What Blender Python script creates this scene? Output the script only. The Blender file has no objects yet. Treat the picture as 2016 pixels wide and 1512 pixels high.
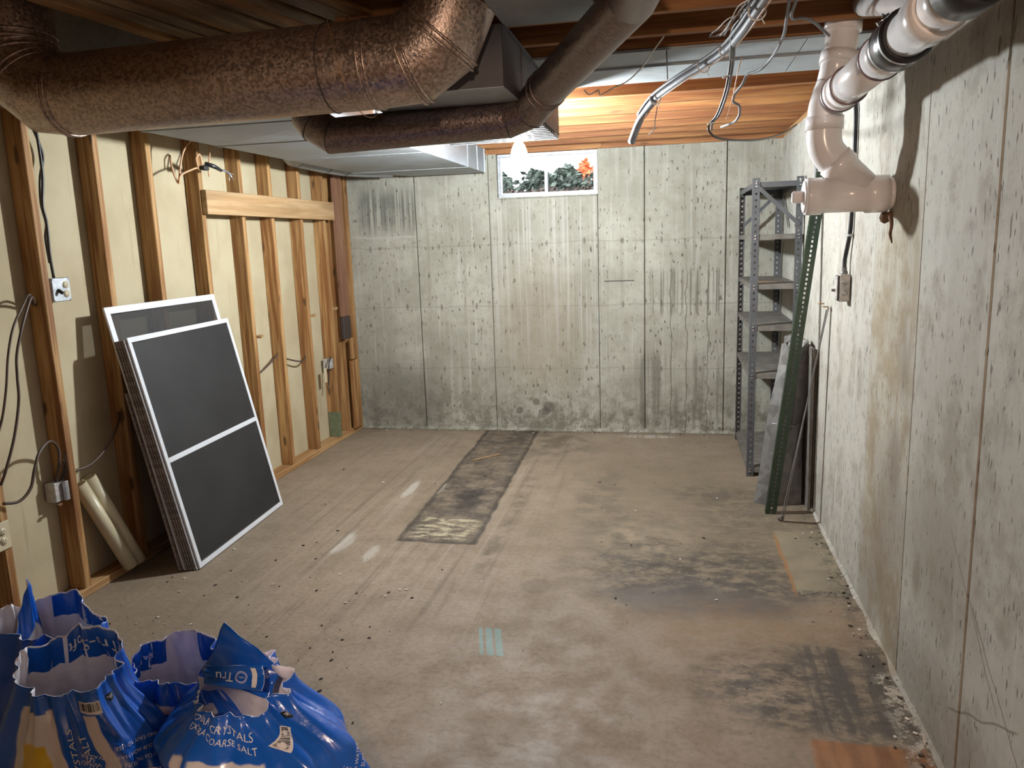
import bpy, math, random
from mathutils import Vector, Matrix, noise as mnoise
random.seed(7)
C = bpy.context.scene.collection
scene = bpy.context.scene
PI = math.pi

# ---------------------------------------------------------------- camera, world, lamps, exposure
cam_d = bpy.data.cameras.new('camera')
cam = bpy.data.objects.new('camera', cam_d); C.objects.link(cam)
cam_d.sensor_width = 36.0; cam_d.lens = 27.232; cam_d.clip_start = 0.02
cam.matrix_world = Matrix(((0.978971, -0.004347, 0.203955, 0.0), (0.201291, 0.182992, -0.962287, 0.0), (-0.033140, 0.983105, 0.180019, 1.58), (0, 0, 0, 1)))
scene.camera = cam
scene.view_settings.view_transform = 'Standard'
scene.view_settings.look = 'None'
scene.view_settings.gamma = 1.0
scene.view_settings.use_curve_mapping = False
scene.view_settings.exposure = 1.78
BULB_STRENGTH = 680.0
world = bpy.data.worlds.new('overcast_sky'); scene.world = world
world.use_nodes = True
wn = world.node_tree.nodes['Background']
wn.inputs[0].default_value = (0.86, 0.93, 1.0, 1); wn.inputs[1].default_value = 1.4

def lamp(name, loc, power, col, size):
    l = bpy.data.lights.new(name, 'POINT'); l.energy = power; l.color = col; l.shadow_soft_size = size
    o = bpy.data.objects.new(name, l); o.location = loc; C.objects.link(o); return o
# bare bulbs in the part of the basement behind the photographer
lamp('basement_bulb', (0.10, -0.75, 2.15), 38, (1.0, 0.74, 0.56), 0.035)

# ---------------------------------------------------------------- node helpers
ALB = 0.64      # overall reflectance of bare concrete, wood and wallboard
class NT:
    def __init__(s, name):
        s.m = bpy.data.materials.new(name); s.m.use_nodes = True
        s.t = s.m.node_tree; s.b = s.t.nodes['Principled BSDF']; s.out = s.t.nodes['Material Output']
    def n(s, typ, ins=None, **props):
        nd = s.t.nodes.new(typ)
        for k, v in props.items(): setattr(nd, k, v)
        for k, v in (ins or {}).items(): s.set(nd.inputs[k], v)
        return nd
    def set(s, sock, v):
        if isinstance(v, bpy.types.NodeSocket): s.t.links.new(v, sock)
        elif isinstance(v, (tuple, list)) and sock.type == 'RGBA' and len(v) == 3: sock.default_value = (*v, 1)
        else: sock.default_value = v
    def P(s, **k):
        for a, v in k.items(): s.set(s.b.inputs[a.replace('_', ' ')], v)
    def M(s, op, a, b=0.0, c=None, clamp=False):
        nd = s.t.nodes.new('ShaderNodeMath'); nd.operation = op; nd.use_clamp = clamp
        s.set(nd.inputs[0], a); s.set(nd.inputs[1], b)
        if c is not None: s.set(nd.inputs[2], c)
        return nd.outputs[0]
    def V(s, op, a, b):
        nd = s.t.nodes.new('ShaderNodeVectorMath'); nd.operation = op
        s.set(nd.inputs[0], a); s.set(nd.inputs[1], b)
        return nd.outputs['Value'] if op in ('LENGTH', 'DOT_PRODUCT', 'DISTANCE') else nd.outputs[0]
    def co(s, rand=0.0):
        c = s.n('ShaderNodeTexCoord').outputs['Object']
        if rand:
            r = s.n('ShaderNodeObjectInfo').outputs['Random']
            k = s.n('ShaderNodeCombineXYZ', {0: s.M('MULTIPLY', r, rand), 1: s.M('MULTIPLY', r, rand*1.7), 2: s.M('MULTIPLY', r, rand*2.3)}).outputs[0]
            c = s.V('ADD', c, k)
        return c
    def sc(s, vec, scale): return s.V('MULTIPLY', vec, tuple(scale))
    def noise(s, vec, scale=5.0, detail=3.0, rough=0.55, dist=0.0):
        return s.n('ShaderNodeTexNoise', {'Vector': vec, 'Scale': scale, 'Detail': detail, 'Roughness': rough, 'Distortion': dist}).outputs[0]
    def voro(s, vec, scale=5.0, feature='F1', out='Distance'):
        return s.n('ShaderNodeTexVoronoi', {'Vector': vec, 'Scale': scale}, feature=feature).outputs[out]
    def step(s, v, a, b, lo=0.0, hi=1.0):
        nd = s.n('ShaderNodeMapRange', {0: v, 1: a, 2: b, 3: lo, 4: hi}, interpolation_type='SMOOTHSTEP')
        return nd.outputs[0]
    def mix(s, f, a, b, mode='MIX'):
        nd = s.n('ShaderNodeMix', data_type='RGBA', blend_type=mode)
        s.set(nd.inputs['Factor'], f)
        s.set(nd.inputs[6], a); s.set(nd.inputs[7], b)
        return nd.outputs[2]
    def dim(s, col): return s.mix(1.0, col, (ALB, ALB, ALB), 'MULTIPLY')
    def ell(s, vec, c, r, soft=0.25):
        d = s.V('LENGTH', s.V('DIVIDE', s.V('SUBTRACT', vec, c), r), (0, 0, 0))
        return s.step(d, 1 + soft, 1 - soft)
    def rect(s, a, b, ca, cb, ha, hb, sa, sb=None):
        sb = sb or sa
        x = s.M('ABSOLUTE', s.M('SUBTRACT', a, ca)); y = s.M('ABSOLUTE', s.M('SUBTRACT', b, cb))
        return s.M('MULTIPLY', s.step(x, ha + sa, ha - sa), s.step(y, hb + sb, hb - sb))
    def line(s, a, c, w):
        return s.step(s.M('ABSOLUTE', s.M('SUBTRACT', a, c)), w, w*0.3)
    def xyz(s, vec):
        o = s.n('ShaderNodeSeparateXYZ', {0: vec}).outputs; return o[0], o[1], o[2]
    def bump(s, h, strength=0.3, dist=0.01):
        s.P(Normal=s.n('ShaderNodeBump', {'Height': h, 'Strength': strength, 'Distance': dist}).outputs[0])

def plain(name, col, rough=0.5, metal=0.0, var=0.12, scale=30, bump=0.1, **kw):
    t = NT(name); c = t.co()
    nz = t.noise(c, scale, 4)
    d = tuple(x*(1-var*1.6) for x in col); l = tuple(min(1, x*(1+var)) for x in col)
    t.P(Base_Color=t.mix(t.step(nz, 0.3, 0.7), d, l), Roughness=rough, Metallic=metal)
    if bump: t.bump(nz, bump, 0.002)
    for k, v in kw.items(): t.P(**{k: v})
    return t.m

def wood(name, axis, a, b, knots=1.0):
    t = NT(name); c = t.co(9.0)
    cross, along = 38.0, 1.6
    k = [cross]*3; k[axis] = along
    g = t.noise(t.sc(c, k), 1.0, 5, 0.6, 0.6)
    k2 = [7.0]*3; k2[axis] = 0.7
    g2 = t.noise(t.sc(c, k2), 1.0, 3, 0.5, 1.2)
    k3 = [9.0]*3; k3[axis] = 3.0
    vd = t.voro(t.V('ADD', t.sc(c, k3), t.sc(t.n('ShaderNodeCombineXYZ', {0: g2, 1: g2, 2: g2}).outputs[0], (0.5, 0.5, 0.5))), 1.0)
    kn = t.step(vd, 0.16, 0.07)
    col = t.mix(t.step(g, 0.35, 0.68), a, b)
    col = t.mix(t.step(g2, 0.45, 0.75, 0, 0.55), col, tuple(x*0.55 for x in a))
    rnd = t.n('ShaderNodeObjectInfo').outputs['Random']
    col = t.mix(t.M('MULTIPLY', rnd, 0.25), col, tuple(x*0.6 for x in a))
    col = t.mix(t.M('MULTIPLY', kn, 0.8*knots), col, tuple(x*0.18 for x in a))
    t.P(Base_Color=t.dim(col), Roughness=0.72); t.bump(g, 0.25, 0.002)
    return t.m

def galv(name, col, rough=0.42, metal=0.85, spangle=90, bump=0.25, dust=0.25, cv=0.15):
    t = NT(name); c = t.co()
    v = t.voro(c, spangle, out='Color'); vx = t.xyz(v)[0]
    nz = t.noise(c, 4, 5)
    cc = t.mix(t.step(vx, 0, 1), tuple(x*(1-cv*1.4) for x in col), tuple(min(1, x*(1+cv)) for x in col))
    cc = t.mix(t.step(nz, 0.4, 0.7, 0, dust), cc, (0.20, 0.17, 0.14))
    t.P(Base_Color=cc, Metallic=metal, Roughness=t.M('ADD', rough, t.M('MULTIPLY', vx, 0.18)))
    fine = t.noise(c, spangle*0.9, 2)
    t.bump(fine, bump, 0.004)
    return t.m

# ---------------------------------------------------------------- concrete
def concrete_wall(name, ax, right=False):
    """ax = horizontal axis index along the wall (0 for back wall, 1 for right wall)"""
    t = NT(name); c = t.co(); X = t.xyz(c); h = X[ax]; z = X[2]
    base = t.noise(c, 2.2, 6, 0.6)
    col = t.mix(t.step(base, 0.3, 0.7), (0.42, 0.40, 0.32), (0.62, 0.60, 0.50))
    mott = t.noise(c, 14, 6, 0.7)
    col = t.mix(t.step(mott, 0.42, 0.66, 0, 0.42), col, (0.36, 0.33, 0.25))
    st = t.noise(t.sc(c, (34, 34, 1.1)), 1.0, 4, 0.55)
    col = t.mix(t.step(st, 0.5, 0.75, 0, 0.42), col, (0.78, 0.76, 0.68))
    st2 = t.noise(t.sc(c, (16, 16, 0.7)), 1.0, 5, 0.6)
    col = t.mix(t.step(st2, 0.52, 0.74, 0, 0.5), col, (0.33, 0.295, 0.22))
    # air-hole pits, taller than wide
    pit = t.noise(t.sc(c, (62, 62, 17)), 1.0, 2, 0.5)
    dens = t.noise(c, 1.7, 2)
    thr = t.M('SUBTRACT', pit, t.M('MULTIPLY', dens, 0.10))
    pm = t.step(thr, 0.58 if right else 0.59, 0.635 if right else 0.65)
    col = t.mix(t.M('MULTIPLY', pm, 0.85), col, (0.12, 0.10, 0.075))
    # bottom damp band, pour lines, tie holes
    wob = t.M('MULTIPLY', t.M('SUBTRACT', t.noise(c, 5, 4), 0.5), 0.05)
    zz = t.M('ADD', z, wob)
    col = t.mix(t.M('MULTIPLY', t.step(z, 0.55, 0.0), t.step(mott, 0.40, 0.62, 0.0, 0.75)), col, (0.19, 0.17, 0.12))
    for q, kk in ((1.565, 0.10 if right else 0.2), (1.057, 0.08 if right else 0.22), (0.533, 0.06 if right else 0.2)):
        col = t.mix(t.M('MULTIPLY', t.line(zz, q, 0.009), kk), col, (0.14, 0.12, 0.09))
        for off in (0.0, 0.305):
            fr = t.M('ABSOLUTE', t.M('SUBTRACT', t.M('FRACT', t.M('DIVIDE', t.M('ADD', h, 10.16+off), 0.61)), 0.5))
            tie = t.M('MULTIPLY', t.step(fr, 0.020, 0.008), t.step(t.M('ABSOLUTE', t.M('SUBTRACT', zz, q)), 0.035, 0.012))
            col = t.mix(t.M('MULTIPLY', tie, 0.55), col, (0.10, 0.08, 0.06))
    flat = t.n('ShaderNodeCombineXYZ', {0: t.M('ADD', h, wob), 1: zz, 2: 0.0}).outputs[0]
    if not right:
        drip = t.noise(t.sc(c, (45, 45, 0.5)), 1.0, 3)
        # efflorescence streaks below the window
        m = t.M('MULTIPLY', t.rect(h, z, -1.0, 1.35, 0.48, 0.6, 0.12, 0.2), t.step(drip, 0.52, 0.6))
        col = t.mix(t.M('MULTIPLY', m, 0.6), col, (0.72, 0.70, 0.64))
        col = t.mix(t.M('MULTIPLY', t.ell(flat, (-1.1, 0.85, 0), (0.35, 0.5, 1), 0.5), 0.42), col, (0.36, 0.26, 0.17))
        # dark wet patch top left with light drips
        m = t.rect(t.M('ADD', h, wob), zz, -2.36, 1.87, 0.25, 0.16, 0.06, 0.09)
        m = t.M('MULTIPLY', m, t.step(t.M('ADD', t.M('MULTIPLY', drip, 0.75), t.M('MULTIPLY', mott, 0.25)), 0.60, 0.48))
        col = t.mix(t.M('MULTIPLY', m, 0.75), col, (0.13, 0.13, 0.115))
        col = t.mix(t.M('MULTIPLY', t.line(zz, 1.655, 0.014), t.M('MULTIPLY', t.rect(h, z, -2.4, 1.65, 0.27, 0.1, 0.03), 0.7)), col, (0.6, 0.59, 0.52))
        col = t.mix(t.M('MULTIPLY', t.ell(flat, (-2.35, 0.28, 0), (0.42, 0.28, 1), 0.5), 0.5), col, (0.17, 0.155, 0.12))
        # crack map on the right-hand panels
        for cx in (-0.02, 0.10, 0.265):
            cw = t.M('ADD', h, t.M('MULTIPLY', t.M('SUBTRACT', t.noise(t.sc(c, (1, 1, 6)), 1.5, 4), 0.5), 0.06))
            col = t.mix(t.M('MULTIPLY', t.M('MULTIPLY', t.line(cw, cx, 0.006), t.step(z, 1.5, 1.2)), 0.7), col, (0.12, 0.10, 0.07))
        m = t.M('MULTIPLY', t.rect(h, z, 0.08, 1.15, 0.3, 0.18, 0.04), t.step(drip, 0.5, 0.62))
        col = t.mix(t.M('MULTIPLY', m, 0.7), col, (0.16, 0.14, 0.10))
        m = t.M('MULTIPLY', t.rect(h, z, 0.05, 0.35, 0.34, 0.30, 0.06), t.step(st2, 0.42, 0.6))
        col = t.mix(t.M('MULTIPLY', m, 0.6), col, (0.15, 0.135, 0.10))
        for cx, cz, r in ((-1.28, 0.17, 0.03), (-1.14, 0.24, 0.03), (-1.03, 0.2, 0.05), (-1.06, 0.16, 0.035)):
            col = t.mix(t.M('MULTIPLY', t.ell(flat, (cx, cz, 0), (r, r, 1), 0.3), 0.7), col, (0.13, 0.11, 0.085))
        s = t.rect(h, z, -0.43, 1.245, 0.12, 0.004, 0.004)
        col = t.mix(s, col, (0.07, 0.06, 0.05))
    else:
        col = t.mix(t.M('SUBTRACT', 0.5, t.M('MULTIPLY', pm, 0.45)), col, (0.76, 0.72, 0.65))
        sp = t.noise(t.sc(c, (70, 70, 26)), 1.0, 4, 0.7)
        col = t.mix(t.step(sp, 0.58, 0.70, 0, 0.45), col, (0.22, 0.18, 0.13))
        blot = t.noise(c, 4.5, 7, 0.7)
        col = t.mix(t.step(blot, 0.46, 0.66, 0, 0.55), col, (0.32, 0.27, 0.20))
        # brown run-off beneath the drain stub
        run = t.noise(t.sc(c, (10, 14, 1.0)), 1.0, 5, 0.6)
        m = t.M('MULTIPLY', t.rect(t.M('ADD', h, wob), z, 3.08, 0.80, 0.30, 0.85, 0.03, 0.2), t.M('MAXIMUM', t.step(run, 0.42, 0.66), t.step(blot, 0.40, 0.62, 0.25, 1.0)))
        col = t.mix(t.M('MULTIPLY', m, 0.62), col, t.mix(t.step(base, 0.35, 0.65), (0.34, 0.24, 0.13), (0.44, 0.33, 0.17)))
        for cy, cz, ry, rz, k in ((2.9, 1.1, 0.05, 0.10, .5), (2.95, 0.75, 0.07, 0.13, .55), (3.0, 0.45, 0.2, 0.3, .5), (2.62, 0.45, 0.035, 0.07, .6), (3.2, .25, .2, .25, .45), (2.4, .8, .3, .5, .25), (2.3, 0.1, 0.5, 0.16, 0.5), (2.5, 0.6, .3, .22, .35)):
            col = t.mix(t.M('MULTIPLY', t.ell(flat, (cy, cz, 0), (ry, rz, 1), 0.6), k), col, (0.24, 0.18, 0.12))
        white = t.step(t.noise(t.sc(c, (3, 30, 3)), 1.0, 4), 0.5, 0.7)
        col = t.mix(t.M('MULTIPLY', t.M('MULTIPLY', t.step(h, 3.2, 3.6), white), 0.5), col, (0.74, 0.71, 0.66))
        # crooked hairline cracks near the photographer
        for cy, cz, a in ((2.15, 0.55, 0.9), (1.95, 0.42, 0.7), (2.05, .3, -0.5)):
            d = t.M('ABSOLUTE', t.M('ADD', t.M('SUBTRACT', zz, cz), t.M('MULTIPLY', t.M('SUBTRACT', h, cy), -a)))
            m = t.M('MULTIPLY', t.step(d, 0.006, 0.002), t.ell(flat, (cy, cz, 0), (0.22, 0.4, 1), .1))
            col = t.mix(t.M('MULTIPLY', m, 0.6), col, (0.16, 0.12, 0.09))
    t.P(Base_Color=t.dim(col), Roughness=0.88)
    hh = t.M('SUBTRACT', t.M('MULTIPLY', mott, 0.5), pm)
    t.bump(hh, 0.5, 0.004)
    return t.m

def concrete_floor():
    t = NT('stained_concrete_floor'); c = t.co()
    n1 = t.noise(c, 1.1, 6, 0.6); n2 = t.noise(c, 6, 6, 0.65); n3 = t.noise(c, 45, 5, 0.7)
    dv = t.n('ShaderNodeTexNoise', {'Vector': c, 'Scale': 5.0, 'Detail': 6.0, 'Roughness': 0.7}).outputs[1]
    wc = t.V('ADD', c, t.sc(t.V('SUBTRACT', dv, (0.5, 0.5, 0.5)), (0.34, 0.34, 0)))
    wcs = t.V('ADD', c, t.sc(t.V('SUBTRACT', dv, (0.5, 0.5, 0.5)), (0.06, 0.06, 0)))
    X, Y, Z = t.xyz(wcs); RX, RY, RZ = t.xyz(c)
    col = t.mix(t.step(n1, 0.3, 0.72), (0.35, 0.265, 0.182), (0.49, 0.375, 0.268))
    col = t.mix(t.step(n2, 0.42, 0.7, 0, 0.42), col, (0.30, 0.235, 0.16))
    col = t.mix(t.step(n3, 0.40, 0.7, 0, 0.38), col, (0.15, 0.115, 0.08))
    # lanes rubbed by pallets, running away from the photographer on the left
    lane = t.noise(t.sc(c, (22, 0.55, 1)), 1.0, 4, 0.6)
    m = t.M('MULTIPLY', t.rect(X, Y, -1.6, 4.6, 0.75, 1.5, 0.35, 0.6), t.step(lane, 0.5, 0.68))
    col = t.mix(t.M('MULTIPLY', m, 0.42), col, (0.55, 0.47, 0.38))
    m = t.M('MULTIPLY', t.rect(X, Y, -1.5, 4.4, 0.9, 1.7, 0.3, 0.6), t.step(lane, 0.46, 0.33))
    col = t.mix(t.M('MULTIPLY', m, 0.45), col, (0.17, 0.13, 0.09))
    def blob(cx, cy, rx, ry, colr, k, soft=0.35, thr=None, v=wc):
        nonlocal col
        m = t.ell(v, (cx, cy, 0), (rx, ry, 1), soft)
        m = t.M('MULTIPLY', m, k)
        if thr is not None: m = t.M('MULTIPLY', m, t.step(thr, 0.40, 0.58))
        col = t.mix(m, col, colr)
    nf = t.noise(t.sc(c, (1, 1.6, 1)), 8, 13, 0.8, 0.15)
    dark = (0.085, 0.068, 0.052)
    # broad damp olive-brown area towards the right-hand back corner
    blob(0.0, 4.3, 0.75, 1.3, (0.20, 0.155, 0.09), 0.5, 0.6)
    blob(0.15, 3.62, 0.58, 0.32, dark, 0.95, 0.6, nf)
    blob(0.1, 3.30, 0.42, 0.13, (0.13, 0.11, 0.10), 0.75, 0.5)
    blob(0.2, 3.42, 0.45, 0.12, (0.10, 0.08, 0.07), 0.6, 0.6, nf)
    blob(-0.22, 4.05, 0.22, 0.30, dark, 0.6, 0.7, nf)
    blob(0.38, 4.4, 0.35, 0.5, dark, 0.55, 0.7, nf)
    blob(0.15, 3.2, 0.35, 0.12, (0.16, 0.13, 0.11), 0.6, 0.4)
    blob(-0.15, 3.95, 0.25, 0.2, (0.47, 0.38, 0.26), 0.6, 0.6, n2)
    blob(0.22, 4.75, 0.3, 0.16, dark, 0.45, 0.6, n2)
    blob(-0.45, 4.6, 0.14, 0.5, dark, 0.35, 0.6, n2)
    blob(0.35, 3.05, 0.42, 0.22, (0.32, 0.18, 0.07), 0.55, 0.8, nf)
    blob(0.2, 2.75, 0.5, 0.3, (0.36, 0.22, 0.11), 0.2, 0.9)
    blob(0.42, 2.62, 0.32, 0.26, dark, 0.95, 0.6, nf)
    blob(0.66, 2.55, 0.18, 0.42, dark, 0.65, 0.5, nf)
    blob(-0.55, 2.15, 0.35, 0.16, (0.6, 0.54, 0.47), 0.35, 0.8, nf)
    blob(-0.62, 3.33, 0.075, 0.085, (0.22, 0.165, 0.115), 0.5, 0.12, None, wcs)
    # old trench patch left of the middle, black-edged
    tr = t.rect(X, Y, t.M('ADD', -1.295, t.M('MULTIPLY', t.M('SUBTRACT', RY, 5.0), -0.035)), 5.05, 0.225, 1.27, 0.012)
    trn = t.M('MULTIPLY', tr, t.step(t.noise(c, 6, 10, 0.75), 0.34, 0.62, 0.25, 0.85))
    col = t.mix(trn, col, (0.085, 0.065, 0.05))
    edge = t.M('SUBTRACT', tr, t.rect(X, Y, t.M('ADD', -1.295, t.M('MULTIPLY', t.M('SUBTRACT', RY, 5.0), -0.035)), 5.05, 0.20, 1.245, 0.015), clamp=True)
    col = t.mix(t.M('MULTIPLY', edge, 0.7), col, (0.05, 0.04, 0.03))
    m = t.M('MULTIPLY', t.rect(X, Y, -1.26, 4.0, 0.17, 0.16, 0.03), t.step(t.noise(t.sc(c, (1, 3, 1)), 9, 6, .7), 0.47, 0.56))
    col = t.mix(m, col, (0.62, 0.54, 0.36))
    blob(-1.28, 4.55, 0.17, 0.22, (0.04, 0.033, 0.03), 0.75, 0.5, n2)
    blob(-0.95, 5.9, 0.3, 0.4, dark, 0.45, 0.7, n2)
    m = t.M('MULTIPLY', t.rect(X, Y, -0.93, 4.2, 0.03, 0.75, 0.02, .3), t.step(n2, .4, .6))
    col = t.mix(t.M('MULTIPLY', m, .5), col, dark)
    # white paint scuffs
    for a, b, ra, rb in ((-1.69, 4.66, 0.03, 0.17), (-1.49, 4.69, 0.02, 0.1), (-1.76, 3.72, 0.05, 0.14), (-0.2, 6.16, 0.22, 0.05), (-1.55, 3.6, .03, .1)):
        m = t.M('MULTIPLY', t.ell(wcs, (a, b, 0), (ra, rb, 1), 0.3), t.step(lane, 0.36, 0.55))
        col = t.mix(t.M('MULTIPLY', m, 0.7), col, (0.72, 0.67, 0.60))
    # smooth mortar patch by the right wall with a rusty edge
    pm = t.rect(X, Y, 0.655, 3.78, 0.115, 0.38, 0.012)
    col = t.mix(pm, col, t.mix(t.step(n2, 0.3, 0.7), (0.26, 0.21, 0.14), (0.36, 0.30, 0.20)))
    m = t.rect(X, Y, 0.535, 3.75, 0.008, 0.36, 0.006, 0.05)
    col = t.mix(t.M('MULTIPLY', m, 0.8), col, (0.42, 0.19, 0.06))
    m = t.M('MULTIPLY', t.rect(X, Y, 0.66, 3.41, 0.12, 0.025, 0.03), t.step(n3, .4, .55))
    col = t.mix(t.M('MULTIPLY', m, 0.9), col, (0.035, 0.03, 0.025))
    # pallet-board print and rust sheet in the near right corner
    bars = t.noise(t.sc(c, (26, 1.3, 1)), 1.0, 3, 0.5)
    m = t.M('MULTIPLY', t.rect(X, Y, 0.62, 2.66, 0.155, 0.28, 0.02), t.step(bars, 0.44, 0.56, 0.15, 0.8))
    col = t.mix(m, col, (0.09, 0.075, 0.06))
    rm = t.rect(X, Y, 0.60, 2.10, 0.17, 0.24, 0.012)
    rn = t.noise(t.sc(c, (14, 2, 1)), 1.0, 4)
    col = t.mix(t.M('MULTIPLY', rm, 0.85), col, t.mix(t.step(rn, 0.3, 0.7), (0.25, 0.09, 0.02), (0.48, 0.20, 0.06)))
    # crumbling lime along the foot of the right wall
    m = t.M('MULTIPLY', t.rect(X, Y, 0.78, 2.35, 0.07, 0.42, 0.03), t.step(t.noise(c, 22, 6, 0.75), 0.47, 0.54))
    col = t.mix(t.M('MULTIPLY', m, 0.85), col, (0.66, 0.58, 0.47))
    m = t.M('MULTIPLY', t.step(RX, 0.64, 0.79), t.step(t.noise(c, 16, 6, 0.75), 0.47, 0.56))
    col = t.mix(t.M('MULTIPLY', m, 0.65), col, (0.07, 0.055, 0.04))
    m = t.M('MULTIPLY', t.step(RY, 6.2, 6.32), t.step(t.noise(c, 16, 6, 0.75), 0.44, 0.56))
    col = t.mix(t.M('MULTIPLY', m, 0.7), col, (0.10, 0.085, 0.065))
    # dark flecks
    fl = t.voro(t.V('ADD', c, t.sc(dv, (0.5, 0.5, 0))), 17)
    col = t.mix(t.M('MULTIPLY', t.step(fl, 0.06, 0.03), t.step(n1, 0.5, 0.6)), col, (0.07, 0.05, 0.035))
    # teal transfer printed on the slab: three columns of small characters
    tx = t.M('ADD', RX, t.M('MULTIPLY', t.M('SUBTRACT', RY, 2.8), 0.27))
    for k, w in ((-0.757, 0.008), (-0.722, 0.014), (-0.684, 0.014)):
        m = t.rect(tx, RY, k, 2.80, w, 0.105, 0.002, 0.004)
        chk = t.step(t.n('ShaderNodeTexNoise', {'Vector': t.sc(c, (60, 130, 1)), 'Scale': 1.0, 'Detail': 1.0}).outputs[0], 0.36, 0.42, 0.35, 1.0)
        col = t.mix(t.M('MULTIPLY', t.M('MULTIPLY', m, chk), 0.8), col, (0.28, 0.46, 0.44))
    rough = t.step(n2, 0.3, 0.7, 0.55, 0.85)
    t.P(Base_Color=t.dim(col), Roughness=rough)
    t.bump(t.M('ADD', n3, t.M('MULTIPLY', n2, 2.0)), 0.28, 0.004)
    return t.m

MAT = {}
MAT['conc_back'] = concrete_wall('poured_concrete_back', 0)
MAT['conc_right'] = concrete_wall('poured_concrete_right', 1, True)
MAT['floor'] = concrete_floor()
MAT['stud'] = wood('stud_pine', 2, (0.36, 0.14, 0.035), (0.80, 0.48, 0.19))
MAT['plate'] = wood('plate_pine', 1, (0.46, 0.22, 0.075), (0.74, 0.45, 0.20))
MAT['joist'] = wood('joist_fir', 0, (0.36, 0.12, 0.035), (0.62, 0.29, 0.09), 0.6)
MAT['header'] = wood('header_pine', 1, (0.58, 0.34, 0.15), (0.74, 0.50, 0.27), 0.5)
MAT['subfloor'] = wood('subfloor_board', 1, (0.32, 0.21, 0.12), (0.50, 0.36, 0.22), 0.3)
MAT['stained'] = wood('stained_pine', 2, (0.30, 0.13, 0.07), (0.50, 0.26, 0.14))
MAT['burnt'] = plain('charred_wood', (0.045, 0.028, 0.022), 0.8)
MAT['treated'] = plain('green_treated_wood', (0.13, 0.15, 0.08), 0.8)
def board_mat():
    t = NT('wallboard_back'); c = t.co()
    n = t.noise(c, 3, 5); f = t.noise(t.sc(c, (20, 20, 1.5)), 1.0, 4)
    col = t.mix(t.step(n, 0.3, 0.7), (0.62, 0.51, 0.32), (0.73, 0.625, 0.41))
    col = t.mix(t.step(f, 0.6, 0.72, 0, 0.25), col, (0.33, 0.25, 0.14))
    t.P(Base_Color=t.dim(col), Roughness=0.9); t.bump(f, 0.05, 0.002); return t.m
MAT['board'] = board_mat()
MAT['duct'] = galv('dusty_duct_steel', (0.50, 0.39, 0.33), 0.30, 0.9, 110, 0.45, 0.10, 0.22)
MAT['duct_dark'] = galv('dark_duct_steel', (0.26, 0.20, 0.18), 0.30, 0.9, 130, 0.4, 0.10, 0.2)
MAT['galv_shaded'] = galv('shaded_galvanised_sheet', (0.11, 0.115, 0.135), 0.5, 0.5, 60, 0.05, 0.3, 0.05)  # darker galvanised copy: shade on box duct's near and right panels put into colour
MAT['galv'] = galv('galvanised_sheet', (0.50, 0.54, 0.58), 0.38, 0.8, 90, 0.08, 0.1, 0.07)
MAT['galv_dull'] = galv('dull_galvanised_sheet', (0.33, 0.355, 0.37), 0.55, 0.45, 60, 0.05, 0.3, 0.05)
MAT['seam'] = plain('dark_seam', (0.06, 0.055, 0.05), 0.6, 0.4)
MAT['shelf'] = plain('grey_enamel_steel', (0.10, 0.103, 0.11), 0.45, 0.25, 0.08, 12, 0.03)
MAT['shelf_top'] = plain('dusty_shelf_steel', (0.16, 0.145, 0.125), 0.75, 0.1, 0.2, 14, 0.03)
MAT['bolt'] = plain('zinc_bolt', (0.6, 0.6, 0.6), 0.35, 0.8)
MAT['green'] = plain('green_enamel_steel', (0.028, 0.048, 0.028), 0.45, 0.2)
MAT['greyrod'] = plain('grey_strap_steel', (0.20, 0.19, 0.185), 0.5, 0.5)
MAT['copper'] = plain('brass_eye', (0.35, 0.2, 0.1), 0.4, 0.7)
MAT['pvc'] = plain('white_pvc', (0.86, 0.82, 0.81), 0.2, 0.0, 0.05, 5, 0.0)
MAT['pvc_ring'] = plain('purple_primer', (0.20, 0.13, 0.14), 0.4)
MAT['pvc_cream'] = plain('cream_pvc', (0.55, 0.48, 0.32), 0.35, 0.0, 0.06, 6, 0.0)
MAT['rubber'] = plain('black_rubber', (0.02, 0.02, 0.022), 0.3, 0.0, 0.1, 20, 0.0)
MAT['steel'] = plain('bright_band_steel', (0.55, 0.55, 0.58), 0.22, 1.0, 0.05, 20, 0.0)
MAT['rust'] = plain('rusty_mortar', (0.13, 0.07, 0.04), 0.9, 0, 0.3, 40, 0.6)
MAT['blackcable'] = plain('black_cable', (0.018, 0.017, 0.018), 0.4, 0, 0.1, 20, 0)
MAT['greycable'] = plain('grey_cable', (0.17, 0.175, 0.19), 0.55, 0, 0.1, 20, 0)
MAT['foam'] = plain('grey_tube_wrap', (0.25, 0.265, 0.30), 0.55, 0, 0.1, 25, 0.1)
MAT['whitewire'] = plain('white_wire', (0.75, 0.72, 0.66), 0.5, 0, 0.05, 20, 0)
MAT['tanwire'] = plain('tan_wire', (0.62, 0.36, 0.20), 0.5, 0, 0.05, 20, 0)
MAT['browncable'] = plain('brown_cable', (0.085, 0.055, 0.04), 0.5, 0, 0.1, 20, 0)
MAT['box'] = plain('zinc_box', (0.36, 0.38, 0.40), 0.42, 0.7, 0.15, 30, 0.05)
MAT['boxlight'] = plain('weathered_box', (0.48, 0.46, 0.43), 0.55, 0.3, 0.15, 40, 0.1)
MAT['outlet'] = plain('cream_outlet', (0.55, 0.47, 0.32), 0.4, 0, 0.04, 20, 0)
MAT['slot'] = plain('slot_black', (0.02, 0.018, 0.015), 0.6, 0, 0, 20, 0)
MAT['aluwhite'] = plain('white_aluminium', (0.66, 0.68, 0.72), 0.35, 0.1, 0.03, 10, 0)
MAT['aluedge'] = plain('weathered_white_frame', (0.26, 0.22, 0.195), 0.6, 0.1, 0.3, 60, 0.05)
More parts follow.
